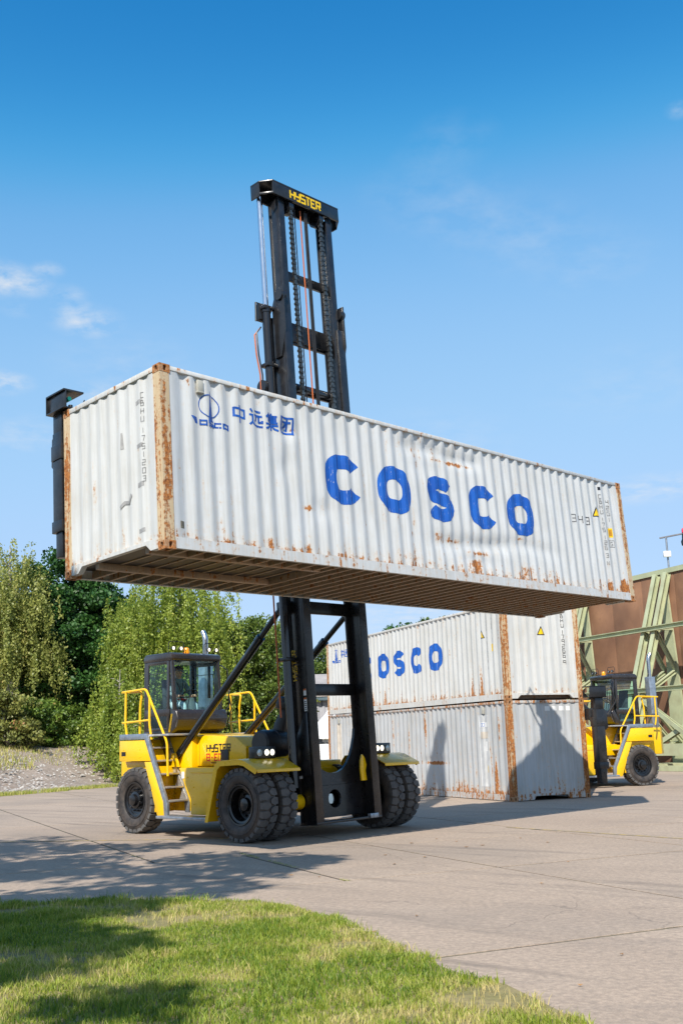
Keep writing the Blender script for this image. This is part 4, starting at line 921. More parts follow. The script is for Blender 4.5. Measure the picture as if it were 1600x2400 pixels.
    if ztop > 11:
        mb(m, 'hose', orangehose, smooth=40); m = MB(); m.tube([(-1.10, B, 9.80), (-1.22, B, 9.65), (-1.18, B + 0.02, 9.2), (-1.11, B + 0.02, 8.8), (-1.12, B + 0.04, 6.0)], 0.016, 7); mb(m, 'hose', hosemat, smooth=40)
        m = MB(); m.tube([(-1.02, B + 0.0, 10.3), (-1.20, B, 10.3), (-1.22, B, 9.9), (-1.05, B, 9.95)], 0.02, 7); mb(m, 'hose', hosemat, smooth=40)
        m = MB(); m.box(-1.14, -0.9, B - 0.04, B + 0.10, 9.95, 10.3); mb(m, 'valve_block', black, bevel=0.02)
        m = MB(); m.cyl((-1.16, B + 0.02, 8.55), (-1.10, B + 0.02, 8.55), 0.13, 18); mb(m, 'hose_reel', black, smooth=40)
    # tilt cylinders
    for s in (-1, 1):
        up = tilt @ V(s * 0.90, B + 0.12, 4.22); lo = V(-1.13, 3.36, 1.455) if s < 0 else V(0.75, 3.95, 1.455); d = (up - lo).normalized(); Ln = (up - lo).length
        tcy = MB().tube([lo + d * 0.15, lo + d * (Ln * 0.80)], 0.078, 18).build('tilt_cylinder', blackgloss, root, smooth=40)
        MB().cyl(lo + d * (Ln * 0.80), up, 0.055, 14).build('piston_rod', black, tcy, smooth=40)
        MB().lathe([(-0.06, 0.088), (0.06, 0.088)], lo + d * (Ln * 0.80), d, 18).build('gland', blackgloss, tcy, smooth=40)
        MB().beam(lo - d * 0.06, lo + d * 0.18, 0.10, 0.13).build('cylinder_eye', black, tcy, bevel=0.02)
        m = MB(); lx, ly = lo.x, lo.y
        for q in (-0.09, 0.06): m.prism([(ly - 0.18, 1.26), (ly + 0.16, 1.26), (ly + 0.08, 1.52), (ly - 0.05, 1.54)], 'x', lx + q, lx + q + 0.03)
        m.build('cylinder_bracket', yellow, root, bevel=0.01)
        MB().cyl((lo.x - 0.1, lo.y, lo.z), (lo.x + 0.1, lo.y, lo.z), 0.035, 10).build('pin', chrome, root, smooth=40)
        m = MB(); m.box(*sorted((s * 0.95, s * 0.84)), B - 0.02, B + 0.20, 4.10, 4.34); mb(m, 'cylinder_lug', black, bevel=0.02)
    # ---- spreader: carriage, cross beam, telescopic end beams with hanging legs (sz = foot level of the box it holds)
    sz = spread_z; fy = -0.56
    m = MB(); m.box(-0.62, 0.62, fy + 0.24, F - 0.03, sz + 1.3, sz + 2.75); mb(m, 'carriage', black, bevel=0.02)
    m = MB(); m.box(-2.4, 2.4, fy + 0.03, fy + 0.36, sz + 1.95, sz + 2.42); sp = mb(m, 'spreader_beam', black, bevel=0.02)
    for s in (-1, 1):
        m = MB(); m.box(*sorted((s * 2.3, s * 5.98)), fy + 0.03, fy + 0.16, sz + 2.03, sz + 2.34); mb(m, 'spreader_arm', black, sp, bevel=0.015)
        xe = s * 6.02
        a, b = sorted((xe - s * 0.16, xe + s * 0.12))
        m = MB(); m.box(a, b, fy + 0.03, fy + 0.28, sz + 0.74, sz + 2.30); lg = mb(m, 'spreader_leg', black, sp, bevel=0.015)
        m = MB(); m.box(a + 0.02, b - 0.02, fy + 0.06, fy + 0.24, sz + 0.36, sz + 0.95); mb(m, 'spreader_leg', black, sp, bevel=0.015)
        mb(MB().box(a - 0.015, b + 0.015, fy + 0.015, fy + 0.30, sz + 1.86, sz + 2.10), 'leg_sleeve', black, sp, bevel=0.01); mb(MB().box(a - 0.012, b + 0.012, fy + 0.018, fy + 0.30, sz + 0.74, sz + 0.92), 'leg_sleeve', black, sp, bevel=0.01)
        m = MB(); m.prism([(fy + 0.28, sz + 2.35), (fy + 0.40, sz + 2.25), (fy + 0.42, sz + 1.82), (fy + 0.34, sz + 1.75), (fy + 0.28, sz + 1.85)], 'x', a + 0.06, b - 0.06); mb(m, 'leg_bracket', black, sp, bevel=0.01)
        # the head box that reaches over the corner casting
        m = MB(); m.box(a - 0.05, b + 0.02, fy - 0.14, fy + 0.38, sz + 2.615, sz + 2.64); m.box(a - 0.05, b + 0.02, fy - 0.14, fy + 0.38, sz + 2.89, sz + 2.92)
        m.box(*sorted((xe + s * 0.12, xe + s * 0.14)), fy - 0.14, fy + 0.38, sz + 2.615, sz + 2.92); m.box(a - 0.05, b + 0.02, fy + 0.36, fy + 0.38, sz + 2.615, sz + 2.92)
        m.prism([(fy - 0.14, sz + 2.62), (fy + 0.05, sz + 2.62), (fy - 0.14, sz + 2.80)], 'x', xe - s * 0.2, xe - s * 0.18); hb = mb(m, 'spreader_head', black, sp, bevel=0.006)
        m = MB(); m.box(a + 0.03, b - 0.05, fy + 0.06, fy + 0.30, sz + 2.30, sz + 2.62); m.cyl((xe, fy - 0.05, sz + 2.56), (xe, fy - 0.05, sz + 2.70), 0.035, 10); mb(m, 'twist_lock', black, sp, bevel=0.004)
        m = MB(); m.cyl((xe + s * 0.02, fy + 0.02, sz + 2.80), (xe + s * 0.02, fy - 0.06, sz + 2.80), 0.035, 10); mb(m, 'indicator_lamp', pm('green_lens', (0.02, 0.5, 0.32), 0.25, var=0.1), sp)
        if s > 0: m = MB(); m.tube([(xe, fy + 0.35, sz + 2.7), (xe + s * 0.02, fy + 0.62, sz + 2.9), (xe, fy + 0.75, sz + 2.5), (xe, fy + 0.45, sz + 2.15)], 0.024, 7); mb(m, 'hose', hosemat, sp, smooth=40)
    return root

tq = Matrix.Translation((-6.12, -3.0, 4.1987)) @ (Matrix.Rotation(-0.0473, 4, 'X') @ Matrix.Rotation(-0.0145, 4, 'Y')) @ Matrix.Translation((6.12, 3.0, -4.1987))
YAW1 = 0.8016
T1 = Matrix.Translation((-2.3053, 13.5963, 0)) @ Matrix.Rotation(YAW1, 4, 'Z') @ Matrix.Translation((6.12, 3.0, 0))
t1 = truck('yellow container handler with raised black mast lifting the container, driver in cab', T1, 4.4, 12.92, tq, 4.1987, True, 'yellow container handlers', 0.45)
T2 = Matrix.Translation((4.94, 34.8, 0)) @ Matrix.Rotation(R(-69), 4, 'Z')
t2 = truck('second yellow container handler parked behind the container stack', T2, 0.6, 10.40, Matrix.Identity(4), 0.0, False, 'yellow container handlers', 0.3)
# ------------------------------------------------------------------ ground
def concrete_mat():
    g = NG('concrete'); oi = g.n('ShaderNodeObjectInfo').outputs['Random']
    geo = g.n('ShaderNodeNewGeometry').outputs['Position']
    a = g.noise(0.35, 6, 0.6, vec=geo); b = g.noise(2.6, 7, 0.7, vec=geo); c = g.noise(70, 3, 0.6, vec=geo); st = g.noise(1.0, 5, 0.6, (0.25, 2.2, 1), vec=geo)
    col = g.mix(g.ramp(a, 0.3, 0.7), (0.385, 0.285, 0.207), (0.510, 0.390, 0.290))
    col = g.mix(g.ramp(b, 0.42, 0.75, 0, 0.45), col, (0.262, 0.200, 0.152))
    col = g.mix(g.ramp(st, 0.58, 0.72, 0, 0.22), col, (0.17, 0.155, 0.14))
    col = g.mix(g.ramp(c, 0.40, 0.62, 0.0, 0.55), col, (0.53, 0.42, 0.325))
    col = g.mix(g.ramp(oi, 0, 1, 0, 0.22), col, (0.30, 0.235, 0.182))
    sp = g.n('ShaderNodeTexVoronoi', {'Vector': geo, 'Scale': 9.0}).outputs['Distance']
    col = g.mix(g.ramp(sp, 0.02, 0.06, 0.5, 0.0), col, (0.10, 0.09, 0.08))
    # tyre scrubs, oil spots, hairline cracks
    sc = g.noise(0.8, 6, 0.7, (0.16, 2.4, 1), vec=g.n('ShaderNodeVectorRotate', {'Vector': geo, 'Angle': 0.7}, rotation_type='Z_AXIS').outputs[0]); col = g.mix(g.math('MULTIPLY', g.ramp(sc, 0.52, 0.66), g.ramp(a, 0.38, 0.58, 0.05, 0.65)), col, (0.115, 0.095, 0.078))
    oil = g.noise(1.15, 5, 0.6, vec=geo, off=(11, 4, 0)); col = g.mix(g.ramp(oil, 0.665, 0.74, 0, 0.5), col, (0.11, 0.095, 0.085))
    pt = g.noise(0.22, 5, 0.55, vec=geo, off=(3, 9, 0)); col = g.mix(g.ramp(pt, 0.50, 0.62, 0, 0.38), col, (0.24, 0.20, 0.165))
    wv = g.n('ShaderNodeVectorMath', {0: geo, 1: g.n('ShaderNodeVectorMath', {0: g.n('ShaderNodeTexNoise', {'Vector': geo, 'Scale': 1.6, 'Detail': 4}).outputs['Color'], 'Scale': 0.55}, operation='SCALE').outputs[0]}, operation='ADD').outputs[0]
    ck = g.n('ShaderNodeTexVoronoi', {'Vector': wv, 'Scale': 0.33}, feature='DISTANCE_TO_EDGE').outputs['Distance']; cm_ = g.math('MULTIPLY', g.ramp(ck, 0.001, 0.0035, 1, 0), g.ramp(pt, 0.47, 0.56)); col = g.mix(g.math('MULTIPLY', cm_, 0.45), col, (0.085, 0.072, 0.06))
    gr_ = g.noise(17, 5, 0.8, vec=geo); col = g.mix(g.ramp(gr_, 0.38, 0.62, 0, 0.62), col, (0.19, 0.155, 0.125))
    g.set(col, 0.85); g.bump(g.math('SUBTRACT', g.math('ADD', g.math('MULTIPLY', c, 0.7), g.math('ADD', b, g.math('MULTIPLY', gr_, 0.8))), cm_), 0.5, 0.008); return g.m
concrete = concrete_mat()
def earth_mat():
    g = NG('joint_earth'); geo = g.n('ShaderNodeNewGeometry').outputs['Position']
    n = g.noise(1.3, 6, 0.6, vec=geo)
    g.set(g.mix(g.ramp(n, 0.45, 0.62), (0.035, 0.028, 0.022), (0.050, 0.062, 0.020)), 0.95); return g.m
base = MB().add([(-600, -400, -0.03), (600, -400, -0.03), (600, 1500, -0.03), (-600, 1500, -0.03)], [(0, 1, 2, 3)]).build('ground', earth_mat())
tag(base, kind='structure')
far = MB().box(-500, 500, 66.0, 1400, -0.2, -0.008).build('far_ground', pm('far_dirt', (0.20, 0.18, 0.14), 0.95, var=0.2, scale=0.2)); tag(far, kind='structure')
apron = MB().add([(-60, -6, -0.007), (60, -6, -0.007), (60, 66, -0.007), (-60, 66, -0.007)], [(0, 1, 2, 3)]).build('concrete_apron', earth_mat()); tag(apron, kind='structure')
GA = R(25); UD, VD = V(math.cos(GA), math.sin(GA), 0), V(-math.sin(GA), math.cos(GA), 0)
rows = [-1.6, 3.05, 7.7, 12.35, 16.0, 20.6, 25.2, 29.8, 34.4, 39.0, 43.6, 48.2, 52.8, 57.4, 62.0, 66.6]
def uvp(u, v, z=0.0): p = UD * u + VD * v; return (p.x, p.y, z)
slab_rng = random.Random(3)
for v0, v1 in zip(rows, rows[1:]):
    us = [7.86 + 3.6 * k for k in range(-9, 14)]
    if v0 < 12: us = [u for u in us if abs(u - 4.26) > 0.1]
    if abs(v0 - 12.35) < 0.1: us = [5.67 if abs(u - 4.26) < 0.1 else u for u in us]
    for u0, u1 in zip(us, us[1:]):
        c = UD * (u0 + u1) / 2 + VD * (v0 + v1) / 2
        if c.y < 3 or abs(c.x) > c.y * 0.40 + 5 or c.y > 64: continue
        g_ = 0.024; dz = slab_rng.uniform(-0.002, 0.002); tx, ty = slab_rng.uniform(-.0006, .0006), slab_rng.uniform(-.0006, .0006)
        m = MB(); e = 0.002
        lo = [uvp(u0 + g_, v0 + g_, -0.012), uvp(u1 - g_, v0 + g_, -0.012), uvp(u1 - g_, v1 - g_, -0.012), uvp(u0 + g_, v1 - g_, -0.012)]
        md = [(x, y, dz - e) for x, y, z in lo]
        hi = [(*uvp(u, v)[:2], dz) for u, v in ((u0 + g_ + e, v0 + g_ + e), (u1 - g_ - e, v0 + g_ + e), (u1 - g_ - e, v1 - g_ - e), (u0 + g_ + e, v1 - g_ - e))]
        m.add(lo + md + hi, [(8, 9, 10, 11)] + [(i, (i + 1) % 4, 4 + (i + 1) % 4, 4 + i) for i in range(4)] + [(4 + i, 4 + (i + 1) % 4, 8 + (i + 1) % 4, 8 + i) for i in range(4)])
        cx = c.copy(); o = m.build('slab', concrete, apron)
# faded yellow line
wornyellow = None
def worn():
    g = NG('worn_yellow_line'); geo = g.n('ShaderNodeNewGeometry').outputs['Position']; n = g.noise(7, 6, 0.7, vec=geo)
    g.set(g.mix(g.ramp(n, 0.42, 0.58), (0.30, 0.26, 0.21), (0.50, 0.36, 0.10)), 0.85); return g.m
wy = worn()
a_, b_ = V(2.9, 20.6, 0.0065), V(6.2, 16.2, 0.0065); d_ = (b_ - a_).normalized(); n_ = V(-d_.y, d_.x, 0) * 0.035
tag(MB().add([a_ + n_, b_ + n_, b_ - n_, a_ - n_], [(0, 1, 2, 3)]).build('painted_line', wy), kind='structure')
a_, b_ = V(-8, 20.9, 0.0065), V(-2.0, 19.9, 0.0065); d_ = (b_ - a_).normalized(); n_ = V(-d_.y, d_.x, 0) * 0.04
tag(MB().add([a_ + n_, b_ + n_, b_ - n_, a_ - n_], [(0, 1, 2, 3)]).build('painted_line', wy), kind='structure')

# ------------------------------------------------------------------ lawn
EDGE = [(-16, 11.6), (-6, 12.0), (-3.88, 12.29), (-2.79, 12.52), (-2.0, 12.30), (-1.17, 12.06), (-0.73, 11.68), (-0.25, 10.75), (0.14, 9.76), (0.49, 8.77), (0.75, 8.2), (1.03, 7.79), (1.32, 6.79), (1.75, 5.2), (2.6, 1.0), (2.6, -5.5), (-16, -5.5)]
def grass_ground():
    g = NG('lawn_soil'); geo = g.n('ShaderNodeNewGeometry').outputs['Position']
    a = g.noise(1.6, 6, 0.6, vec=geo); b = g.noise(14, 5, 0.7, vec=geo)
    c = g.mix(g.ramp(a, 0.35, 0.65), (0.17, 0.165, 0.05), (0.32, 0.26, 0.12)); c = g.mix(g.ramp(b, 0.4, 0.75, 0, 0.6), c, (0.12, 0.09, 0.05))
    g.set(c, 0.95); g.bump(b, 0.6, 0.03); return g.m
lm = MB(); lm.prism(EDGE, 'z', -0.022, 0.007); lawn = lm.build('lawn', grass_ground()); tag(lawn, kind='structure')
def grass_mat():
    g = NG('grass_blade'); t = g.n('ShaderNodeAttribute', attribute_name='tint').outputs['Fac']
    c1 = g.mix(g.ramp(t, 0.0, 0.45), (0.085, 0.175, 0.014), (0.30, 0.365, 0.038)); c = g.mix(g.ramp(t, 0.48, 0.98), c1, (0.60, 0.49, 0.21))
    g.set(c, 0.55); tr = g.n('ShaderNodeBsdfTranslucent', {0: c}); mx = g.n('ShaderNodeMixShader', {0: 0.32, 1: g.b.outputs[0], 2: tr.outputs[0]}); g.t.links.new(mx.outputs[0], g.o.inputs[0]); return g.m
grassm = grass_mat()
def inside(pts, poly):
    x, y = pts[:, 0], pts[:, 1]; r = np.zeros(len(pts), bool); n = len(poly); j = n - 1
    for i in range(n):
        xi, yi = poly[i]; xj, yj = poly[j]
        c = ((yi > y) != (yj > y)) & (x < (xj - xi) * (y - yi) / (yj - yi + 1e-12) + xi); r ^= c; j = i
    return r
def vnoise(p, sc, seed):
    """cheap smooth value noise, numpy"""
    r2 = np.random.default_rng(seed); G = r2.random((64, 64)); q = p * sc; i = np.floor(q).astype(int); f = q - i; f = f * f * (3 - 2 * f)
    a = G[i[:, 0] % 64, i[:, 1] % 64]; b = G[(i[:, 0] + 1) % 64, i[:, 1] % 64]; c = G[i[:, 0] % 64, (i[:, 1] + 1) % 64]; d = G[(i[:, 0] + 1) % 64, (i[:, 1] + 1) % 64]
    return (a * (1 - f[:, 0]) + b * f[:, 0]) * (1 - f[:, 1]) + (c * (1 - f[:, 0]) + d * f[:, 0]) * f[:, 1]
def blades(name, xy, z, hgt, wid, tint, lean, mat=grassm):
    n = len(xy); an = rng.random(n) * 2 * np.pi; la = rng.random(n) * 2 * np.pi; ln = lean * hgt * rng.random(n)
    wx, wy_ = np.cos(an) * wid / 2, np.sin(an) * wid / 2; lx, ly = np.cos(la) * ln, np.sin(la) * ln
    P = np.zeros((n, 5, 3)); P[:, 0] = np.stack([xy[:, 0] - wx, xy[:, 1] - wy_, z], 1); P[:, 1] = np.stack([xy[:, 0] + wx, xy[:, 1] + wy_, z], 1)
    P[:, 2] = np.stack([xy[:, 0] + wx * .75 + lx * .3, xy[:, 1] + wy_ * .75 + ly * .3, z + hgt * .6], 1); P[:, 3] = np.stack([xy[:, 0] - wx * .75 + lx * .3, xy[:, 1] - wy_ * .75 + ly * .3, z + hgt * .6], 1)
    P[:, 4] = np.stack([xy[:, 0] + lx, xy[:, 1] + ly, z + hgt], 1)
    b = np.arange(n)[:, None] * 5; F = np.concatenate([b + np.array([[0, 1, 2]]), b + np.array([[0, 2, 3]]), b + np.array([[3, 2, 4]])])
    return np_mesh(name, P.reshape(-1, 3), F, mat, None, {'tint': ('POINT', np.repeat(tint, 5))})
N = 190000
xy = np.stack([rng.uniform(-5.6, 2.2, N), 5.6 + 7.1 * rng.random(N) ** 0.9], 1); edge_in = inside(xy + rng.normal(0, 0.03, (N, 2)) + 0.22 * (np.stack([vnoise(xy, 1.7, 31), vnoise(xy, 1.7, 32)], 1) - 0.5) + 0.10 * (np.stack([vnoise(xy, 6, 33), vnoise(xy, 6, 34)], 1) - 0.5), EDGE); xy = xy[edge_in]
n = len(xy); pat = vnoise(xy, 1.1, 1) * 0.55 + vnoise(xy, 3.3, 2) * 0.3 + vnoise(xy, 9, 3) * 0.15
dry = np.clip((pat - 0.38) * 2.6, 0, 1) * np.clip(1.05 - 0.05 * (xy[:, 0] * -1) + 0.03 * (9 - xy[:, 1]), 0.3, 1.25)
tint = np.clip(dry * 0.82 + rng.normal(0.22, 0.18, n), 0, 1)
hg = 0.78 * (0.022 + 0.050 * vnoise(xy, 2.3, 5) * vnoise(xy, 7, 6) * 1.8 + 0.022 * rng.random(n)) * (1.0 + 0.8 * (rng.random(n) < 0.04))
# a taller fringe along the far kerb line
fr = np.clip((xy[:, 1] - 11.7) / 0.8, 0, 1) * (xy[:, 0] < -0.6); hg = hg * (1 + 0.8 * fr * vnoise(xy, 3, 8)); tint = np.clip(tint - 0.25 * fr, 0, 1)
thin = rng.random(n) < np.clip(1.15 - np.clip(pat - 0.55, 0, 1) * 7, 0.10, 1); xy, hg, tint = xy[thin], hg[thin], tint[thin]; n = len(xy)
gr = blades('grass', xy, np.where(inside(xy, EDGE), 0.004, -0.004), hg, 0.0065 + 0.003 * rng.random(n), tint, 0.9); tag(gr, 'sunlit and shaded lawn grass in the foreground', 'grass', kind='stuff')
# weeds in the joint and against the lawn edge
k = 900; t = rng.random(k); xy = np.stack([-1.75 + 1.75 * t, 17.3 - 3.85 * t], 1) + rng.normal(0, 0.014, (k, 2)); keep = vnoise(xy, 2.2, 11) > 0.42; xy = xy[keep]
wd = blades('joint_weeds', xy, np.full(len(xy), -0.02), 0.018 + 0.025 * rng.random(len(xy)), np.full(len(xy), 0.008), 0.2 + rng.random(len(xy)) * 0.6, 1.2); tag(wd, 'thin line of grass growing in a concrete joint', 'grass', kind='stuff')
# strewn dry leaves on the concrete
lv = MB(); lr = random.Random(5)
for _ in range(26):
    x, y = lr.uniform(-2.5, 3.2), lr.uniform(7, 19)
    if inside(np.array([[x, y]]), EDGE)[0]: continue
    a = lr.uniform(0, 6.28); s_ = lr.uniform(0.02, 0.05)
    lv.add([(x + s_ * math.cos(a + q) * k_, y + s_ * math.sin(a + q) * k_, 0.008 + 0.01 * (k_ > 0.6)) for q, k_ in ((0, 1), (1.57, 0.55), (3.14, 1), (4.71, 0.55))], [(0, 1, 2, 3)])
tag(lv.build('fallen_leaves', pm('dry_leaf', (0.28, 0.16, 0.07), 0.8, var=0.3, scale=3), recalc=False), 'few dry leaves scattered on the concrete', 'leaves', kind='stuff')

# ------------------------------------------------------------------ bank on the left with a concrete lip
BD, BN = V(0.418, 0.908, 0), V(-0.908, 0.418, 0); B0 = V(-13.06, 40.87, 0)
def berm_mat():
    g = NG('gravel_bank'); geo = g.n('ShaderNodeNewGeometry').outputs['Position']
    a = g.noise(0.6, 6, 0.6, vec=geo); v1 = g.n('ShaderNodeTexVoronoi', {'Vector': geo, 'Scale': 5.5}); b = g.noise(3, 6, 0.7, vec=geo)
    c = g.mix(g.ramp(a, 0.3, 0.7), (0.23, 0.185, 0.15), (0.34, 0.275, 0.225))
    fl = g.math('MULTIPLY', g.ramp(v1.outputs['Distance'], 0.18, 0.34, 1, 0), g.ramp(b, 0.44, 0.54)); c = g.mix(g.ramp(g.noise(6, 5, 0.7, vec=geo), 0.4, 0.65, 0, 0.6), c, (0.17, 0.14, 0.115)); c = g.mix(fl, c, (0.72, 0.69, 0.64))
    c = g.mix(g.ramp(g.noise(0.9, 5, 0.6, vec=geo, off=(5, 2, 0)), 0.60, 0.72, 0, 0.7), c, (0.24, 0.15, 0.085))
    g.set(c, 0.95); g.bump(b, 0.6, 0.06); return g.m
ss = [0.55, 1.0, 2.2, 3.4, 4.8, 6.4, 8.2, 10.5, 14, 22, 40]; zz_ = [-0.05, 0.06, 0.12, 0.42, 0.95, 1.45, 1.80, 1.95, 2.05, 2.2, 2.4]
tt = [-22 + 1.1 * i for i in range(46)]; vs = []; br_ = random.Random(4)
for t in tt:
    for s_, z_ in zip(ss, zz_):
        q = B0 + BD * t + BN * (s_ * (1 + 0.10 * math.sin(t * 0.35)) + (br_.uniform(-.15, .15) if s_ > 1 else 0)); vs.append((q.x, q.y, z_ + (br_.uniform(-0.08, 0.08) if s_ > 2 else 0)))
def bank_z(x, y):
    s_ = -0.908 * (x - B0.x) + 0.418 * (y - B0.y)
    return float(np.interp(s_, ss, zz_)) if s_ > 0.55 else 0.0
n = len(ss); f = [(i * n + j, i * n + j + 1, (i + 1) * n + j + 1, (i + 1) * n + j) for i in range(len(tt) - 1) for j in range(n - 1)]
bo = np_mesh('earth_bank', np.array(vs), np.array(f), berm_mat(), None, smooth=True)
bm = bmesh.new(); bm.from_mesh(bo.data); bmesh.ops.recalc_face_normals(bm, faces=bm.faces)
if sum(q.normal.z for q in bm.faces) < 0: bmesh.ops.reverse_faces(bm, faces=bm.faces)
bm.to_mesh(bo.data); bm.free(); tag(bo, kind='structure')
k = 16000; t = rng.uniform(-14, 16, k); s_ = np.abs(rng.normal(0.55, 0.30, k)); xy = np.stack([B0.x + BD.x * t + BN.x * s_, B0.y + BD.y * t + BN.y * s_], 1); keep = vnoise(xy, 0.8, 4) > 0.30; xy = xy[keep]
vg = blades('verge_grass', xy, np.full(len(xy), -0.02), 0.07 + 0.13 * rng.random(len(xy)), np.full(len(xy), 0.022), np.clip(rng.normal(0.62, 0.2, len(xy)), 0, 1), 0.8); tag(vg, 'dry grass strip along the foot of the gravel bank', 'grass', kind='stuff')

k = 2000; t = rng.uniform(-9, 12, k); s_ = rng.uniform(1.2, 9.0, k); P0 = np.stack([B0.x + BD.x * t + BN.x * s_, B0.y + BD.y * t + BN.y * s_], 1); keep = vnoise(P0, 0.7, 9) > 0.38; P0 = P0[keep]; k = len(P0)
zb_ = np.array([bank_z(a, b) for a, b in P0]); sz_ = 0.03 + 0.09 * rng.random(k) ** 2; base_ = np.array([[1, 0, 0], [-.5, .87, 0], [-.5, -.87, 0], [0.1, 0.1, .7]])
Q = P0.repeat(4, 0); Q = np.concatenate([Q, zb_.repeat(4)[:, None]], 1) + np.tile(base_, (k, 1)) * sz_.repeat(4)[:, None] * (0.7 + 0.6 * rng.random((4 * k, 1))); ix = np.arange(k)[:, None] * 4
st_ = np_mesh('loose_stones', Q, np.concatenate([ix + np.array([[0, 1, 3]]), ix + np.array([[1, 2, 3]]), ix + np.array([[2, 0, 3]])]), pm('pale_stone', (0.46, 0.42, 0.37), 0.9, var=0.2, scale=2)); tag(st_, 'pale loose stones scattered over the gravel bank', 'stones', kind='stuff')
k = 9000; t = rng.uniform(-9, 14, k); s_ = rng.uniform(4.5, 10, k); xy = np.stack([B0.x + BD.x * t + BN.x * s_, B0.y + BD.y * t + BN.y * s_], 1); keep = vnoise(xy, 0.5, 14) > 0.55; xy = xy[keep]
sg_ = blades('bank_scrub', xy, np.array([bank_z(a, b) for a, b in xy]) - 0.03, 0.10 + 0.25 * rng.random(len(xy)), np.full(len(xy), 0.03), np.clip(rng.normal(0.75, 0.2, len(xy)), 0, 1), 0.9); tag(sg_, 'patchy dry grass on the upper bank', 'grass', kind='stuff')

# ------------------------------------------------------------------ warehouse behind
def corr_mat(name, c, var=0.08): return pm(name, c, 0.55, 0.0, var=var, scale=1.2, dirt=(c[0] * 0.55, c[1] * 0.52, c[2] * 0.48), dirt_amt=0.5)
wh = thing('warehouse', 'grey metal warehouse with yellow-green lower band beyond the lift truck', 'building', (0, 66, 0))
def ribbed(name, x0, x1, z0, z1, y, pitch, depth, mat):
    xs = []; x = x0
    while x < x1: xs += [(x, 0), (x + pitch * .35, 0), (x + pitch * .45, depth), (x + pitch * .9, depth)]; x += pitch
    vs = [(a, y + d, z) for z in (z0, z1) for a, d in xs]; n = len(xs)
    return np_mesh(name, np.array(vs), np.array([(j, j + 1, n + j + 1, n + j) for j in range(n - 1)]), mat, wh)
ribbed('wall_cladding', -26, 6, 2.92, 4.16, 0, 0.36, 0.06, corr_mat('cladding_grey', (0.40, 0.40, 0.43)))
ribbed('wall_band', -26, 6, 2.16, 2.90, -0.02, 0.36, 0.05, corr_mat('cladding_yellow', (0.40, 0.34, 0.085)))
MB().box(-26, 6, 0.0, 0.4, 1.78, 2.15).build('wall_strip', pm('pale_strip', (0.46, 0.45, 0.38), 0.7, var=0.1), wh)
MB().box(-26, 6, 0.05, 0.4, 0.0, 1.78).build('wall_base', pm('wall_base_grey', (0.20, 0.20, 0.20), 0.8, var=0.2), wh)
MB().box(-26.3, 6.3, -0.35, 0.1, 4.12, 4.40).build('fascia', pm('fascia_blue_grey', (0.115, 0.17, 0.20), 0.5, var=0.1), wh, bevel=0.02)
MB().prism([(-0.4, 4.402), (6.0, 6.1), (13, 4.402), (13, 4.3), (6, 6.0), (-0.4, 4.35)], 'x', -26.4, 6.4).build('roof', pm('roof_sheet', (0.36, 0.33, 0.31), 0.7, var=0.12, scale=0.8), wh)
MB().box(-26, 6, 0.3, 12.8, 0.0, 4.36).build('building_core', pm('core_grey', (0.3, 0.3, 0.3), 0.8), wh)
for x in (-12, -9.0, -6.2, -3.0): 
    d = MB().box(x - 0.9, x + 0.9, 0.0, 0.06, 0.0, 1.72).build('door', pm('door_green_glass', (0.06, 0.13, 0.12), 0.25, var=0.3), wh)
    MB().box(x - 1.0, x - 0.88, -0.03, 0.08, 0, 1.76).build('door_frame', whitedecal, d)

# white pagoda tent
tn = thing('pagoda_tent', 'white peaked tent between the mast and the container stack', 'tent', (-0.86, 52.0, 0))
tentm = pm('tent_cloth', (0.82, 0.82, 0.82), 0.75, var=0.03)
vs, f = [], []; prof_ = [(0.0, 3.32), (0.10, 3.12), (0.30, 2.85), (0.62, 2.55), (1.0, 2.30), (1.35, 2.12), (1.36, 1.80)]
for r_, z_ in prof_:
    for i in range(32):
        t = 2 * math.pi * i / 32; c, s_ = math.cos(t), math.sin(t); q = 1 / max(abs(c), abs(s_)) ** 0.8; vs.append((r_ * c * q, r_ * s_ * q, z_))
f = [(i * 32 + j, i * 32 + (j + 1) % 32, (i + 1) * 32 + (j + 1) % 32, (i + 1) * 32 + j) for i in range(len(prof_) - 1) for j in range(32)]
m = MB(); m.add(vs, f); m.build('canopy', tentm, tn, smooth=30)
for a, b in ((-1, -1), (1, -1), (1, 1), (-1, 1)): MB().cyl((a * 1.28, b * 1.28, 0), (a * 1.28, b * 1.28, 1.95), 0.035, 8).build('pole', greygal, tn)
m = MB(); m.add([(-0.5 + 0.16 * i, -1.2 + (0.05 if i % 2 else 0), z) for z in (0.05, 1.55) for i in range(9)], [(i, i + 1, 10 + i, 9 + i) for i in range(8)]); m.build('side_curtain', tentm, tn)

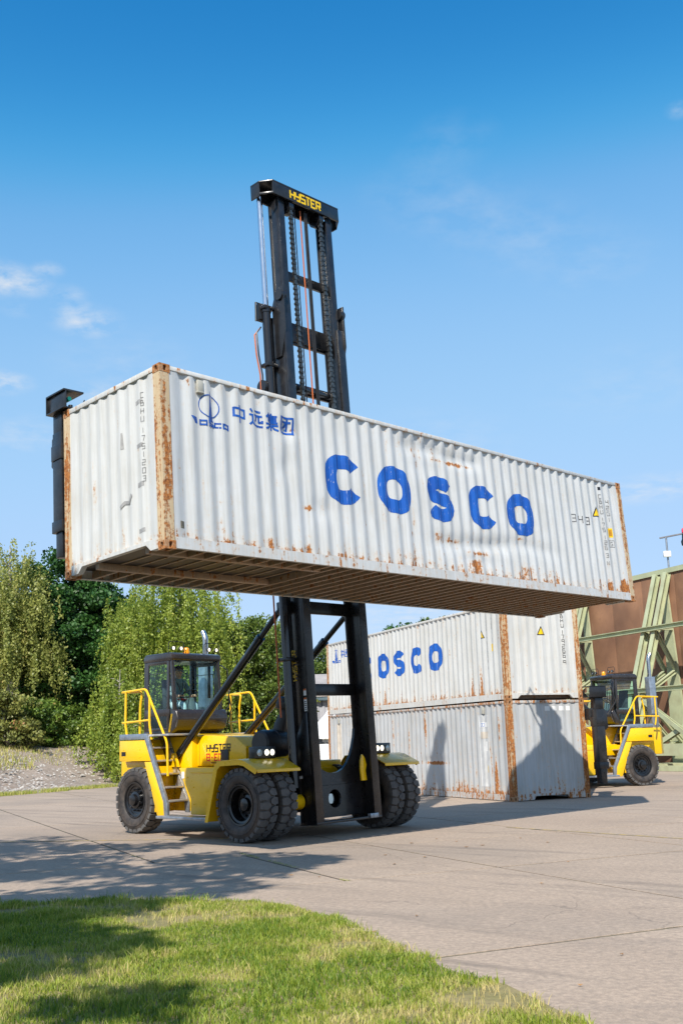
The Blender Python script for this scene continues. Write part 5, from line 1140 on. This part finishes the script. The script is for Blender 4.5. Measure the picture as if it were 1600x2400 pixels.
# small yellow forklift by the warehouse
fk = thing('forklift', 'small yellow forklift with white roof frame far behind the big truck', 'forklift', (-2.55, 55.0, 0), R(20))
m = MB(); m.prism([(-0.55, 0.35), (0.95, 0.35), (0.95, 1.05), (0.35, 1.15), (0.2, 0.75), (-0.55, 0.7)], 'x', -0.5, 0.5); m.build('body', yellow, fk, bevel=0.04)
for x in (-0.46, 0.46):
    MB().tube([(x, -0.5, 0.7), (x, -0.25, 2.05), (x, 0.75, 2.05), (x, 0.85, 1.05)], 0.035, 8).build('guard_post', whitedecal, fk, smooth=40)
    for y in (-0.35, 0.7): MB().lathe([(-0.09, 0.02), (-0.09, 0.18), (-0.06, 0.27), (0.06, 0.27), (0.09, 0.18), (0.09, 0.02)], (x, y, 0.27), (1, 0, 0), 18).build('wheel', tyremat, fk, smooth=35)
    MB().box(x - 0.05, x + 0.05, -0.72, -0.60, 0.1, 2.1).build('mast_rail', black, fk)
    MB().box(x * 0.5 - 0.05, x * 0.5 + 0.05, -1.6, -0.7, 0.12, 0.17).build('fork', black, fk)
MB().box(-0.5, 0.5, -0.28, 0.78, 2.04, 2.09).build('roof_grid', whitedecal, fk); MB().box(-0.25, 0.25, 0.1, 0.5, 0.75, 0.95).build('seat', seatmat, fk, bevel=0.03)

# ------------------------------------------------------------------ rusty blast wall with green buttresses
WD, WN = V(0.407, -0.914, 0), V(-0.914, -0.407, 0)       # along the wall (towards the camera), out of the wall
W0 = V(16.1, 50.0, 0)
def rustwall():
    g = NG('brown_rusty_plate'); oi = g.n('ShaderNodeObjectInfo').outputs['Random']
    a = g.noise(0.5, 7, 0.65); b = g.noise(4, 6, 0.7); st = g.noise(1.6, 6, 0.6, (1.5, 1.5, 0.22))
    c = g.mix(g.ramp(a, 0.3, 0.72), (0.125, 0.058, 0.032), (0.34, 0.175, 0.092)); c = g.mix(g.ramp(b, 0.45, 0.75, 0, 0.5), c, (0.10, 0.052, 0.035))
    c = g.mix(g.ramp(st, 0.60, 0.74, 0, 0.45), c, (0.33, 0.24, 0.17)); c = g.mix(g.ramp(oi, 0, 1, 0, 0.2), c, (0.16, 0.085, 0.055))
    g.set(c, 0.8); g.bump(b, 0.25, 0.01); return g.m
rw = rustwall(); green = pm('pale_green_paint', (0.43, 0.46, 0.285), 0.5, var=0.08, scale=1.5, dirt=(0.30, 0.24, 0.13), dirt_amt=0.55)
wall = thing('blast_wall', 'tall rust-brown steel wall braced with pale green buttresses', 'wall', tuple(W0)); WM = Matrix.Translation(-W0)
def wp(t, o, z): return W0 + WD * t + WN * o + V(0, 0, z)
HW = 9.15
def wbeam(a, b, w, h, name, up=None, hb=True, mat=green):
    m = MB(); u = up if up is not None else tuple(WN)
    (m.hbeam(a, b, w, h, 0.035, u) if hb else m.beam(a, b, w, h, u)); return m.build(name, mat, wall, xf=WM)
t_ = -15.0
while t_ < 9:
    w_ = 2.4; m = MB(); P = [wp(t_ + 0.012, 0, 0.02), wp(t_ + w_ - 0.012, 0, 0.02), wp(t_ + w_ - 0.012, -0.4, 0.02), wp(t_ + 0.012, -0.4, 0.02)]
    m.add(P + [q + V(0, 0, HW) for q in P], [(0, 3, 2, 1), (4, 5, 6, 7), (0, 1, 5, 4), (1, 2, 6, 5), (2, 3, 7, 6), (3, 0, 4, 7)]); m.build('steel_panel', rw, wall, bevel=0.006, xf=WM); t_ += w_
m = MB(); a, b = wp(-15, -0.2, HW + 0.13), wp(9, -0.2, HW + 0.13); m.beam(a, b, 0.55, 0.24); m.build('top_rail', green, wall, xf=WM)
FO = 3.2
def slope_o(z): return 0.12 + FO * (1 - z / HW)
for bt in (-7.6, -1.25, 5.2):
    m = MB(); P = [wp(bt - 0.45, 0.05, 0), wp(bt + 0.75, 0.05, 0), wp(bt + 0.20, 0.05, HW), wp(bt - 0.10, 0.05, HW)]; m.add(P + [q + WN * 0.10 for q in P], [(0, 3, 2, 1), (4, 5, 6, 7), (0, 1, 5, 4), (1, 2, 6, 5), (2, 3, 7, 6), (3, 0, 4, 7)]); m.build('buttress_plate', green, wall, xf=WM)
    for k in (-0.42, 0.34):
        wbeam(wp(bt + k, slope_o(0), 0.05), wp(bt + k, slope_o(HW), HW), 0.26, 0.30, 'buttress_strut')
        wbeam(wp(bt + k, slope_o(6.35), 6.3), wp(bt + k, 0.16, 4.55), 0.16, 0.18, 'brace')
        wbeam(wp(bt + k, 0.16, 4.45), wp(bt + k, slope_o(3.7), 3.4), 0.16, 0.18, 'brace')
        wbeam(wp(bt + k, slope_o(3.4), 3.3), wp(bt + k, 0.16, 1.2), 0.16, 0.18, 'brace')
        wbeam(wp(bt + k, slope_o(6.35) - 0.1, 6.45), wp(bt + k, 0.16, 6.45), 0.14, 0.16, 'brace')
    wbeam(wp(bt, 0.16, 1.1), wp(bt, slope_o(0.5), 0.4), 0.2, 0.22, 'brace')
    m = MB(); m.add([q for q in [wp(bt - 0.8, 0.1, 0.0), wp(bt + 0.8, 0.1, 0.0), wp(bt + 0.8, FO + 0.6, 0.0), wp(bt - 0.8, FO + 0.6, 0.0)]] + [q for q in [wp(bt - 0.8, 0.1, 0.22), wp(bt + 0.8, 0.1, 0.22), wp(bt + 0.8, FO + 0.6, 0.22), wp(bt - 0.8, FO + 0.6, 0.22)]], [(0, 3, 2, 1), (4, 5, 6, 7), (0, 1, 5, 4), (1, 2, 6, 5), (2, 3, 7, 6), (3, 0, 4, 7)]); m.build('footing', green, wall, xf=WM)
for z in (6.45, 3.55): wbeam(wp(-15, slope_o(z) + 0.24, z), wp(9, slope_o(z) + 0.24, z), 0.24, 0.22, 'waling_beam', up=(0, 0, 1))
for a, b in ((-7.2, -1.6), (-1.0, 4.9)):
    wbeam(wp(a, slope_o(3.1) + 0.05, 3.2), wp(b, slope_o(0.4) + 0.05, 0.4), 0.2, 0.2, 'cross_brace', hb=True); wbeam(wp(b, slope_o(3.1) - 0.2, 3.2), wp(a, slope_o(0.4) - 0.2, 0.4), 0.2, 0.2, 'cross_brace', hb=True)
wbeam(wp(-15, FO + 0.5, 0.9), wp(9, FO + 0.5, 0.9), 0.10, 0.5, 'base_beam', hb=False, up=(0, 0, 1)); wbeam(wp(-15, FO + 0.45, 0.12), wp(9, FO + 0.45, 0.12), 0.3, 0.22, 'base_beam', hb=False, up=(0, 0, 1))
# camera and light mast on the wall
cq = wp(-1.1, -0.2, HW + 0.26); cmst = thing('camera_mast', 'camera, white box and red lamp on posts atop the brown wall', 'camera mast', tuple(cq))
MB().cyl((0, 0, 0), (0, 0, 1.55), 0.05, 8).build('post', greygal, cmst); MB().cyl((1.0 * WD.x + .9, WD.y * 1.0, 0), (1.0 * WD.x + .9, WD.y * 1.0, 1.75), 0.045, 8).build('post', greygal, cmst)
MB().beam((-0.25, 0.2, 1.55), (1.75, -1.2, 1.70), 0.12, 0.06).build('crossbar', pm('mast_grey', (0.2, 0.2, 0.22), 0.5), cmst)
MB().box(-0.24, 0.12, -0.20, -0.06, 0.55, 0.84).build('white_box', whitedecal, cmst, bevel=0.02)
m = MB(); m.lathe([(0, 0.03), (0.0, 0.12), (-0.25, 0.14), (-0.38, 0.20), (-0.55, 0.17), (-0.66, 0.02)], (0.75, -0.5, 1.60), (0, 0, 1), 16); m.build('dome_camera', blackgloss, cmst, smooth=40)
m = MB(); m.lathe([(0, 0.09), (0.16, 0.09), (0.22, 0.05), (0.23, 0.002)], (0.72, -0.5, 1.66), (0, 0, 1), 12); m.build('red_lamp', pm('red_lens', (0.65, 0.03, 0.08), 0.25, var=0.1), cmst, smooth=40)
# ------------------------------------------------------------------ trees and shrubs
def leaf_mat(name, dark, light, dry=(0.30, 0.24, 0.06), trans=0.30):
    g = NG(name); t = g.n('ShaderNodeAttribute', attribute_name='tint').outputs['Fac']
    c = g.mix(g.ramp(t, 0, 0.7), dark, light); c = g.mix(g.ramp(t, 0.82, 1.0), c, dry)
    g.set(c, 0.45); tr = g.n('ShaderNodeBsdfTranslucent', {0: c}); mx = g.n('ShaderNodeMixShader', {0: trans, 1: g.b.outputs[0], 2: tr.outputs[0]}); g.t.links.new(mx.outputs[0], g.o.inputs[0]); return g.m
birchleaf = leaf_mat('birch_leaf', (0.13, 0.21, 0.026), (0.40, 0.47, 0.075), (0.58, 0.50, 0.12), 0.45)
paleleaf = leaf_mat('pale_birch_leaf', (0.17, 0.22, 0.045), (0.46, 0.47, 0.13), (0.58, 0.48, 0.17), 0.45)
mapleleaf = leaf_mat('maple_leaf', (0.022, 0.080, 0.020), (0.075, 0.185, 0.036), (0.14, 0.24, 0.045), 0.28)
oakleaf = leaf_mat('oak_leaf', (0.065, 0.125, 0.024), (0.20, 0.27, 0.045), (0.50, 0.42, 0.05), 0.35)
yellowleaf = leaf_mat('yellowing_leaf', (0.14, 0.18, 0.025), (0.38, 0.38, 0.04), (0.60, 0.46, 0.04), 0.4)
bushleaf = leaf_mat('bush_leaf', (0.05, 0.115, 0.02), (0.20, 0.29, 0.04), (0.38, 0.22, 0.08))
brownleaf = leaf_mat('brown_bush_leaf', (0.11, 0.14, 0.035), (0.30, 0.30, 0.07), (0.42, 0.20, 0.09))
bark = pm('bark', (0.075, 0.058, 0.042), 0.9, var=0.3, scale=6, bump=0.4, bscale=20)
birchbark = pm('birch_bark', (0.42, 0.38, 0.33), 0.8, var=0.25, scale=5, dirt=(0.06, 0.05, 0.045), dirt_amt=0.8)
def leaves(name, P, size, mat, parent, tint, droop=0.0, cull=False):
    n = len(P)
    if cull:                                            # keep the lens clear: no twig of this tree hangs into the view
        Rm = np.array(RC); q = (P - np.array([0, 0, CAMH])) @ Rm; fx = np.abs(q[:, 0]) / np.maximum(q[:, 1], 0.01); fz = np.abs(q[:, 2]) / np.maximum(q[:, 1], 0.01)
        ok = ~((q[:, 1] > 0) & (fx < 0.36) & (fz < 0.53)); P, tint = P[ok], tint[ok]; n = len(P); size = size[ok] if hasattr(size, '__len__') else size
    a = rng.normal(size=(n, 3)); a[:, 2] -= droop * 1.6; a /= np.linalg.norm(a, axis=1)[:, None]
    b = np.cross(a, rng.normal(size=(n, 3))); b /= np.linalg.norm(b, axis=1)[:, None]; nn = np.cross(a, b)
    s_ = (size * (0.7 + 0.6 * rng.random(n)))[:, None]
    Q = np.zeros((n, 4, 3)); Q[:, 0] = P - a * s_ * .5; Q[:, 1] = P + b * s_ * .34 + nn * s_ * .08; Q[:, 2] = P + a * s_ * .55; Q[:, 3] = P - b * s_ * .34 + nn * s_ * .08
    F = np.arange(n * 4).reshape(n, 4)
    return np_mesh(name, Q.reshape(-1, 3), F, mat, parent, {'tint': ('POINT', np.repeat(tint, 4))})
def limbs(root, h, r, n, spread, lean, mat, rnd, low=0.25):
    m = MB(); top = V(lean[0], lean[1], h * 0.93); pts = [V(0, 0, -0.3), V(0.04, 0.03, h * 0.15), top * 0.45 + V(rnd.uniform(-.3, .3), rnd.uniform(-.3, .3), 0), top * 0.75, top]
    m.tube(pts, [r * 1.25, r, r * 0.72, r * 0.42, r * 0.1], 9); tips = []
    for i in range(n):
        t = low + (0.92 - low) * (i + rnd.random()) / n; k = t * 4; j = min(int(k), 3); q = pts[j].lerp(pts[j + 1], k - j)
        az = i * 2.4 + rnd.uniform(-.4, .4); ln = spread * (1.05 - 0.55 * t) * rnd.uniform(0.7, 1.1); d = V(math.cos(az), math.sin(az), 0)
        e1 = q + d * ln * 0.45 + V(0, 0, ln * 0.30); e2 = q + d * ln * 0.85 + V(0, 0, ln * rnd.uniform(0.30, 0.6)); rr = r * (1 - t) * 0.42 + 0.025
        m.tube([q, e1, e2], [rr, rr * 0.65, rr * 0.22], 6); tips += [e1, e2]
        for _ in range(2):
            e3 = e1 + V(rnd.uniform(-1, 1), rnd.uniform(-1, 1), rnd.uniform(0.1, 0.8)) * ln * 0.35; m.tube([e1, e3], [rr * 0.4, rr * 0.12], 5); tips.append(e3)
    m.build('trunk', mat, root, smooth=60); return tips, pts
def broadleaf(name, label, loc, h, rad, leaf, n, size, seed, base=0.25, clump=0.75, density=1.0, cat='tree', group=None, cull=False, squash=1.0, nclump=90, bk=bark):
    rnd = random.Random(seed); r2 = np.random.default_rng(seed); root = thing(name, label, cat, loc, group=group)
    tips, _ = limbs(root, h, 0.028 * h, 16, rad, (rnd.uniform(-.4, .4), rnd.uniform(-.4, .4)), bk, rnd, base * 0.8)
    cz = h * (base + 1) / 2; rz = h * (1 - base) / 2
    cs = []
    while len(cs) < nclump:
        q = r2.normal(size=3); q /= np.linalg.norm(q); k = r2.random() ** 0.42
        x, y, z = q * k; wob = 1 + 0.22 * math.sin(3 * math.atan2(y, x) + seed) + 0.15 * math.sin(5 * z + seed)
        cs.append((x * rad * wob, y * rad * wob, cz + z * rz * squash))
    cs = np.array(cs + [tuple(t) for t in tips if t.z > h * base]); cr = clump * (0.55 + 0.7 * r2.random(len(cs))); cb = r2.normal(0, 0.13, len(cs))
    idx = r2.integers(0, len(cs), n); d = r2.normal(size=(n, 3)); d /= np.linalg.norm(d, axis=1)[:, None]; rr = cr[idx] * r2.random(n) ** 0.5
    P = cs[idx] + d * rr[:, None] * np.array([1.15, 1.15, 0.72]); tint = np.clip(0.36 + cb[idx] + r2.normal(0, 0.17, n), 0, 1)
    P[:, 2] = np.maximum(P[:, 2], 0.05)
    if cull: P = P + np.array(loc)[None]; o = leaves('crown', P, np.full(n, size), leaf, None, tint, 0.1, True); o.parent = root; o.matrix_parent_inverse = Matrix.Translation(-Vector(loc))
    else: leaves('crown', P, np.full(n, size), leaf, root, tint, 0.15)
    return root
def weeping(name, label, loc, h, rad, leaf, nstr, per, size, seed, hang=(1.2, 3.8), group=None, floor=0.4, start=0.42):
    rnd = random.Random(seed); r2 = np.random.default_rng(seed); root = thing(name, label, 'tree', loc, group=group)
    tips, pts = limbs(root, h, 0.020 * h, 18, rad * 0.75, (rnd.uniform(-.5, .5), rnd.uniform(-.3, .3)), birchbark, rnd, 0.2)
    P = []; T = []; tw = MB()
    for i in range(nstr):
        q = r2.normal(size=3); q /= np.linalg.norm(q); q[2] = abs(q[2]) if r2.random() < .8 else q[2]; k = r2.random() ** 0.45
        lob = 1 + 0.16 * math.sin(2.3 * q[2] * 3 + seed) + 0.26 * math.sin(4 * math.atan2(q[1], q[0]) + seed)
        s0 = np.array([q[0] * rad * k * lob, q[1] * rad * k * lob, h * start + q[2] * h * (0.98 - start) * k]); L_ = r2.uniform(*hang) * (0.5 + 0.6 * k)
        out = np.array([q[0], q[1], 0]) * 0.22; sw = r2.normal(0, 0.10, 3); n = int(per * (0.6 + 0.8 * r2.random())); t = r2.random(n) ** 0.8
        pp = s0[None] + out[None] * (t * L_ * 0.6)[:, None] + np.outer(t * L_, [0, 0, -1]) + sw[None] * (t ** 2 * L_)[:, None] + r2.normal(0, 0.075, (n, 3)); P.append(pp); T.append(np.clip(0.42 + r2.normal(0, 0.12) + r2.normal(0, 0.17, n), 0, 1))
    P = np.concatenate(P); T = np.concatenate(T); ok = P[:, 2] > floor; leaves('crown', P[ok], np.full(ok.sum(), size), leaf, root, T[ok], 0.9); return root
def px(u, y): return (u - 800) / 2484 * 0.977 * y
def on(u, y): x = px(u, y); return (x, y, bank_z(x, y) - 0.1)
weeping('birch_tree', 'tall pale weeping birch at the far left edge', on(2, 58), 11.8, 2.5, paleleaf, 640, 74, 0.135, 21, (0.8, 3.4), start=0.4)
broadleaf('maple_tree', 'dense dark green tree between the two weeping birches', on(140, 62), 11.6, 4.1, mapleleaf, 60000, 0.21, 22, base=0.03, nclump=130, clump=0.85)
weeping('birch_tree', 'broad light green weeping birch right behind the cab', on(388, 58), 12.0, 4.0, birchleaf, 1050, 84, 0.128, 23, (0.7, 4.2), floor=1.3, start=0.46)
broadleaf('oak_tree', 'rounded green tree with yellow tips right of the weeping birch', (px(590, 60), 60, 0), 8.9, 3.1, oakleaf, 36000, 0.16, 24, base=0.20, nclump=80)
broadleaf('young_tree', 'small yellowing tree in front of the warehouse roof', (px(642, 62), 62, 0), 6.3, 1.9, yellowleaf, 16000, 0.14, 25, base=0.34, nclump=42, clump=0.6)
broadleaf('background_tree', 'green tree seen through the mast window', (px(735, 84), 84, 0), 9.2, 3.6, oakleaf, 16000, 0.22, 26, base=0.1, group='trees beyond the yard')
broadleaf('background_tree', 'far tree crown peeking over the container stack, leftmost', (px(925, 92), 92, 0), 12.0, 3.4, mapleleaf, 16000, 0.26, 27, base=0.2, nclump=40, group='trees beyond the yard')
broadleaf('background_tree', 'far tree crown peeking over the middle of the container stack', (px(985, 94), 94, 0), 12.4, 3.0, mapleleaf, 14000, 0.26, 28, base=0.2, nclump=36, group='trees beyond the yard')
broadleaf('background_tree', 'far tree crown just under the raised container, behind the stack', (px(1060, 96), 96, 0), 13.6, 2.8, oakleaf, 13000, 0.26, 29, base=0.2, nclump=36, group='trees beyond the yard')
broadleaf('background_tree', 'shaded tree deep behind the dark green tree', on(60, 71), 9.5, 4.5, mapleleaf, 20000, 0.25, 30, base=0.02, group='trees behind the bank')
broadleaf('background_tree', 'shaded tree deep behind the weeping birch', on(265, 70), 9.6, 5.0, mapleleaf, 22000, 0.25, 31, base=0.02, group='trees behind the bank')
broadleaf('background_tree', 'shaded tree between the weeping birch and the warehouse', on(465, 71), 8.0, 4.4, oakleaf, 18000, 0.25, 32, base=0.02, group='trees behind the bank')
weeping('sapling', 'leafy sapling drooping over the bank beside the rear wheel', on(258, 52.0), 5.6, 1.5, birchleaf, 320, 54, 0.125, 33, (0.8, 2.6), floor=-0.2)
weeping('sapling', 'low leafy sapling at the foot of the bank behind the rear wheel', on(290, 50.5), 3.2, 1.1, birchleaf, 150, 46, 0.12, 34, (0.6, 1.8), floor=0.0)
def shrub(label, u, y, h, rad, leaf, n, seed): return broadleaf('shrub', label, on(u, y), h, rad, leaf, int(n * 0.75), 0.15, seed, base=-0.05, clump=0.40, cat='shrub', group='shrubs on the bank', nclump=26)
shrub('brownish shrub at the left edge on top of the bank', 0, 53.0, 2.7, 1.8, brownleaf, 11000, 41)
shrub('green shrub second from the left on the bank', 62, 54.8, 2.4, 1.6, bushleaf, 10000, 42)
shrub('bright green shrub in the middle of the bank top', 120, 56.8, 2.2, 1.5, bushleaf, 10000, 43)
shrub('low green shrub right of the bright one on the bank', 178, 58.3, 2.0, 1.6, bushleaf, 9000, 44)
shrub('low shrub under the weeping birch beside the cab stairs', 335, 55, 3.0, 1.9, bushleaf, 11000, 45)
shrub('dark shrub below the weeping birch right of the cab', 480, 58, 3.0, 2.4, bushleaf, 11000, 46)
# the tree above and behind the photographer whose shade dapples the lawn
broadleaf('maple_tree', 'large tree standing left of the camera whose shade falls on lawn and concrete', (-10.0, 5.0, 0), 12.8, 6.6, mapleleaf, 33000, 0.27, 51, base=0.48, clump=0.85, nclump=100, cull=True, squash=0.9)
broadleaf('maple_tree', 'second tree behind the camera shading the near end of the lawn', (-7.4, 0.3, 0), 12.0, 3.7, mapleleaf, 15000, 0.27, 52, base=0.55, clump=0.75, nclump=44, cull=True, squash=0.9)
# ------------------------------------------------------------------ the driver
def skinned(name, pts, edges, rad, root_i, levels=2):
    me = bpy.data.meshes.new(name); me.from_pydata(pts, edges, []); o = bpy.data.objects.new(name, me); C.objects.link(o)
    md = o.modifiers.new('skin', 'SKIN'); md.use_smooth_shade = True
    for i, r_ in enumerate(rad):
        sv = me.skin_vertices[0].data[i]; sv.radius = r_ if isinstance(r_, tuple) else (r_, r_); sv.use_root = (i == root_i)
    ss_ = o.modifiers.new('sub', 'SUBSURF'); ss_.levels = levels; ss_.render_levels = levels
    dg = bpy.context.evaluated_depsgraph_get(); ev = o.evaluated_get(dg); nm = bpy.data.meshes.new_from_object(ev); bpy.data.objects.remove(o); nm.name = name
    nm.polygons.foreach_set('use_smooth', [True] * len(nm.polygons)); return nm
def driver():
    # truck frame, sitting on the seat and facing forward (-y)
    p, e, r = [], [], []
    def v(x, y, z, rad, prev=None):
        p.append((x, y, z)); r.append(rad)
        if prev is not None: e.append((prev, len(p) - 1))
        return len(p) - 1
    cx = -0.63
    pel = v(cx, 4.02, 2.50, (0.165, 0.125)); bel = v(cx, 4.03, 2.66, (0.155, 0.120), pel); ch = v(cx, 4.03, 2.86, (0.175, 0.120), bel); sh = v(cx, 4.03, 2.985, (0.13, 0.085), ch); nk = v(cx, 4.005, 3.055, 0.056, sh); hd0 = v(cx, 3.985, 3.12, (0.066, 0.078), nk)
    hd1 = v(cx, 3.985, 3.19, (0.078, 0.098), hd0); hd2 = v(cx, 3.995, 3.265, (0.070, 0.085), hd1)
    nose = v(cx, 3.885, 3.175, 0.014, hd1)
    for s in (-1, 1):
        s1 = v(cx + s * 0.19, 4.03, 2.965, 0.066, sh); el = v(cx + s * 0.27, 3.92, 2.72, 0.048, s1); wr = v(cx + s * 0.19, 3.73, 2.66, 0.033, el); ha = v(cx + s * 0.175, 3.675, 2.675, (0.036, 0.020), wr)
        for k in range(4):       # fingers closed round the rim
            f1 = v(cx + s * (0.205 - 0.022 * k), 3.635, 2.695, 0.0095, ha); f2 = v(cx + s * (0.205 - 0.022 * k), 3.612, 2.675, 0.009, f1); v(cx + s * (0.203 - 0.022 * k), 3.622, 2.650, 0.008, f2)
        t1_ = v(cx + s * 0.135, 3.675, 2.69, 0.010, ha); v(cx + s * 0.118, 3.645, 2.70, 0.009, t1_)
        ear = v(cx + s * 0.083, 4.0, 3.175, 0.013, hd1)
        th = v(cx + s * 0.10, 3.98, 2.47, 0.098, pel); kn = v(cx + s * 0.16, 3.60, 2.50, 0.066, th); an = v(cx + s * 0.15, 3.52, 2.08, 0.045, kn); ft = v(cx + s * 0.15, 3.42, 2.02, (0.042, 0.028), an)
    me = skinned('person', p, e, r, pel)
    me.materials.append(shirt); me.materials.append(skin); me.materials.append(jeans); me.materials.append(blackdecal)
    mi = []
    for q in me.polygons:
        c = q.center; a = 0
        if c.z > 3.035: a = 1
        elif c.y < 3.80 and c.z > 2.60: a = 1
        elif c.z < 2.56: a = 2
        if c.z < 2.06: a = 3
        mi.append(a)
    me.polygons.foreach_set('material_index', mi)
    me.transform(Matrix.Translation((0.45, 0.481, -0.055)) @ Matrix.Diagonal((1.0, 1.033, 1.033, 1)))
    o = link('person', me); o.matrix_world = T1.copy(); tag(o, 'driver in blue-grey shirt and sunglasses sitting in the cab, hands on steering wheel', 'person')
    PX = Matrix.Translation((0.45, 0.481, -0.055)) @ Matrix.Diagonal((1.0, 1.033, 1.033, 1))
    # short hair: a cap lifted off the skull
    m = MB(); vs, f = [], []
    for i in range(7):
        ph = R(4 + i * 15)
        for j in range(18):
            t = 2 * math.pi * j / 18; k = 1.0; yy = math.sin(t) * math.sin(ph); low = 0.0
            x = 0.083 * math.cos(t) * math.sin(ph); y = 0.103 * yy + 0.008; z = 0.105 * math.cos(ph)
            if yy < -0.2: z = max(z, 0.045)          # hairline over the forehead
            vs.append((cx + x, 3.990 + y, 3.215 + z))
    f = [(i * 18 + j, i * 18 + (j + 1) % 18, (i + 1) * 18 + (j + 1) % 18, (i + 1) * 18 + j) for i in range(6) for j in range(18)]; f.append(tuple(range(18)))
    m.add(vs, f); m.build('hair', hairm, o, smooth=60, xf=PX)
    m = MB()
    for s in (-1, 1):
        m.lathe([(0, 0.004), (0, 0.026), (-0.006, 0.026), (-0.008, 0.003)], (cx + s * 0.032, 3.897, 3.205), (0, 1, 0), 12); m.beam((cx + s * 0.060, 3.90, 3.210), (cx + s * 0.086, 4.0, 3.205), 0.006, 0.008)
    m.beam((cx - 0.012, 3.893, 3.208), (cx + 0.012, 3.893, 3.208), 0.006, 0.006); m.build('sunglasses', blackgloss, o, smooth=40, xf=PX)
    m = MB(); m.tube([(cx - 0.022, 3.897, 3.133), (cx, 3.890, 3.131), (cx + 0.022, 3.897, 3.133)], 0.005, 6); m.build('mouth', pm('lips', (0.34, 0.14, 0.11), 0.5), o, xf=PX)
    m = MB(); m.tube([(cx - 0.10, 3.955, 3.02), (cx - 0.05, 3.895, 2.86), (cx, 3.885, 2.76), (cx + 0.05, 3.895, 2.86), (cx + 0.10, 3.955, 3.02)], 0.008, 6); m.build('lanyard', blackdecal, o, smooth=40, xf=PX)
    m = MB(); m.prism([(3.86, 2.60), (3.70, 2.58), (3.70, 2.61), (3.86, 2.63)], 'x', cx - 0.11, cx + 0.11); m.build('red_belt', redm, o, bevel=0.006, xf=PX)
    return o
driver()
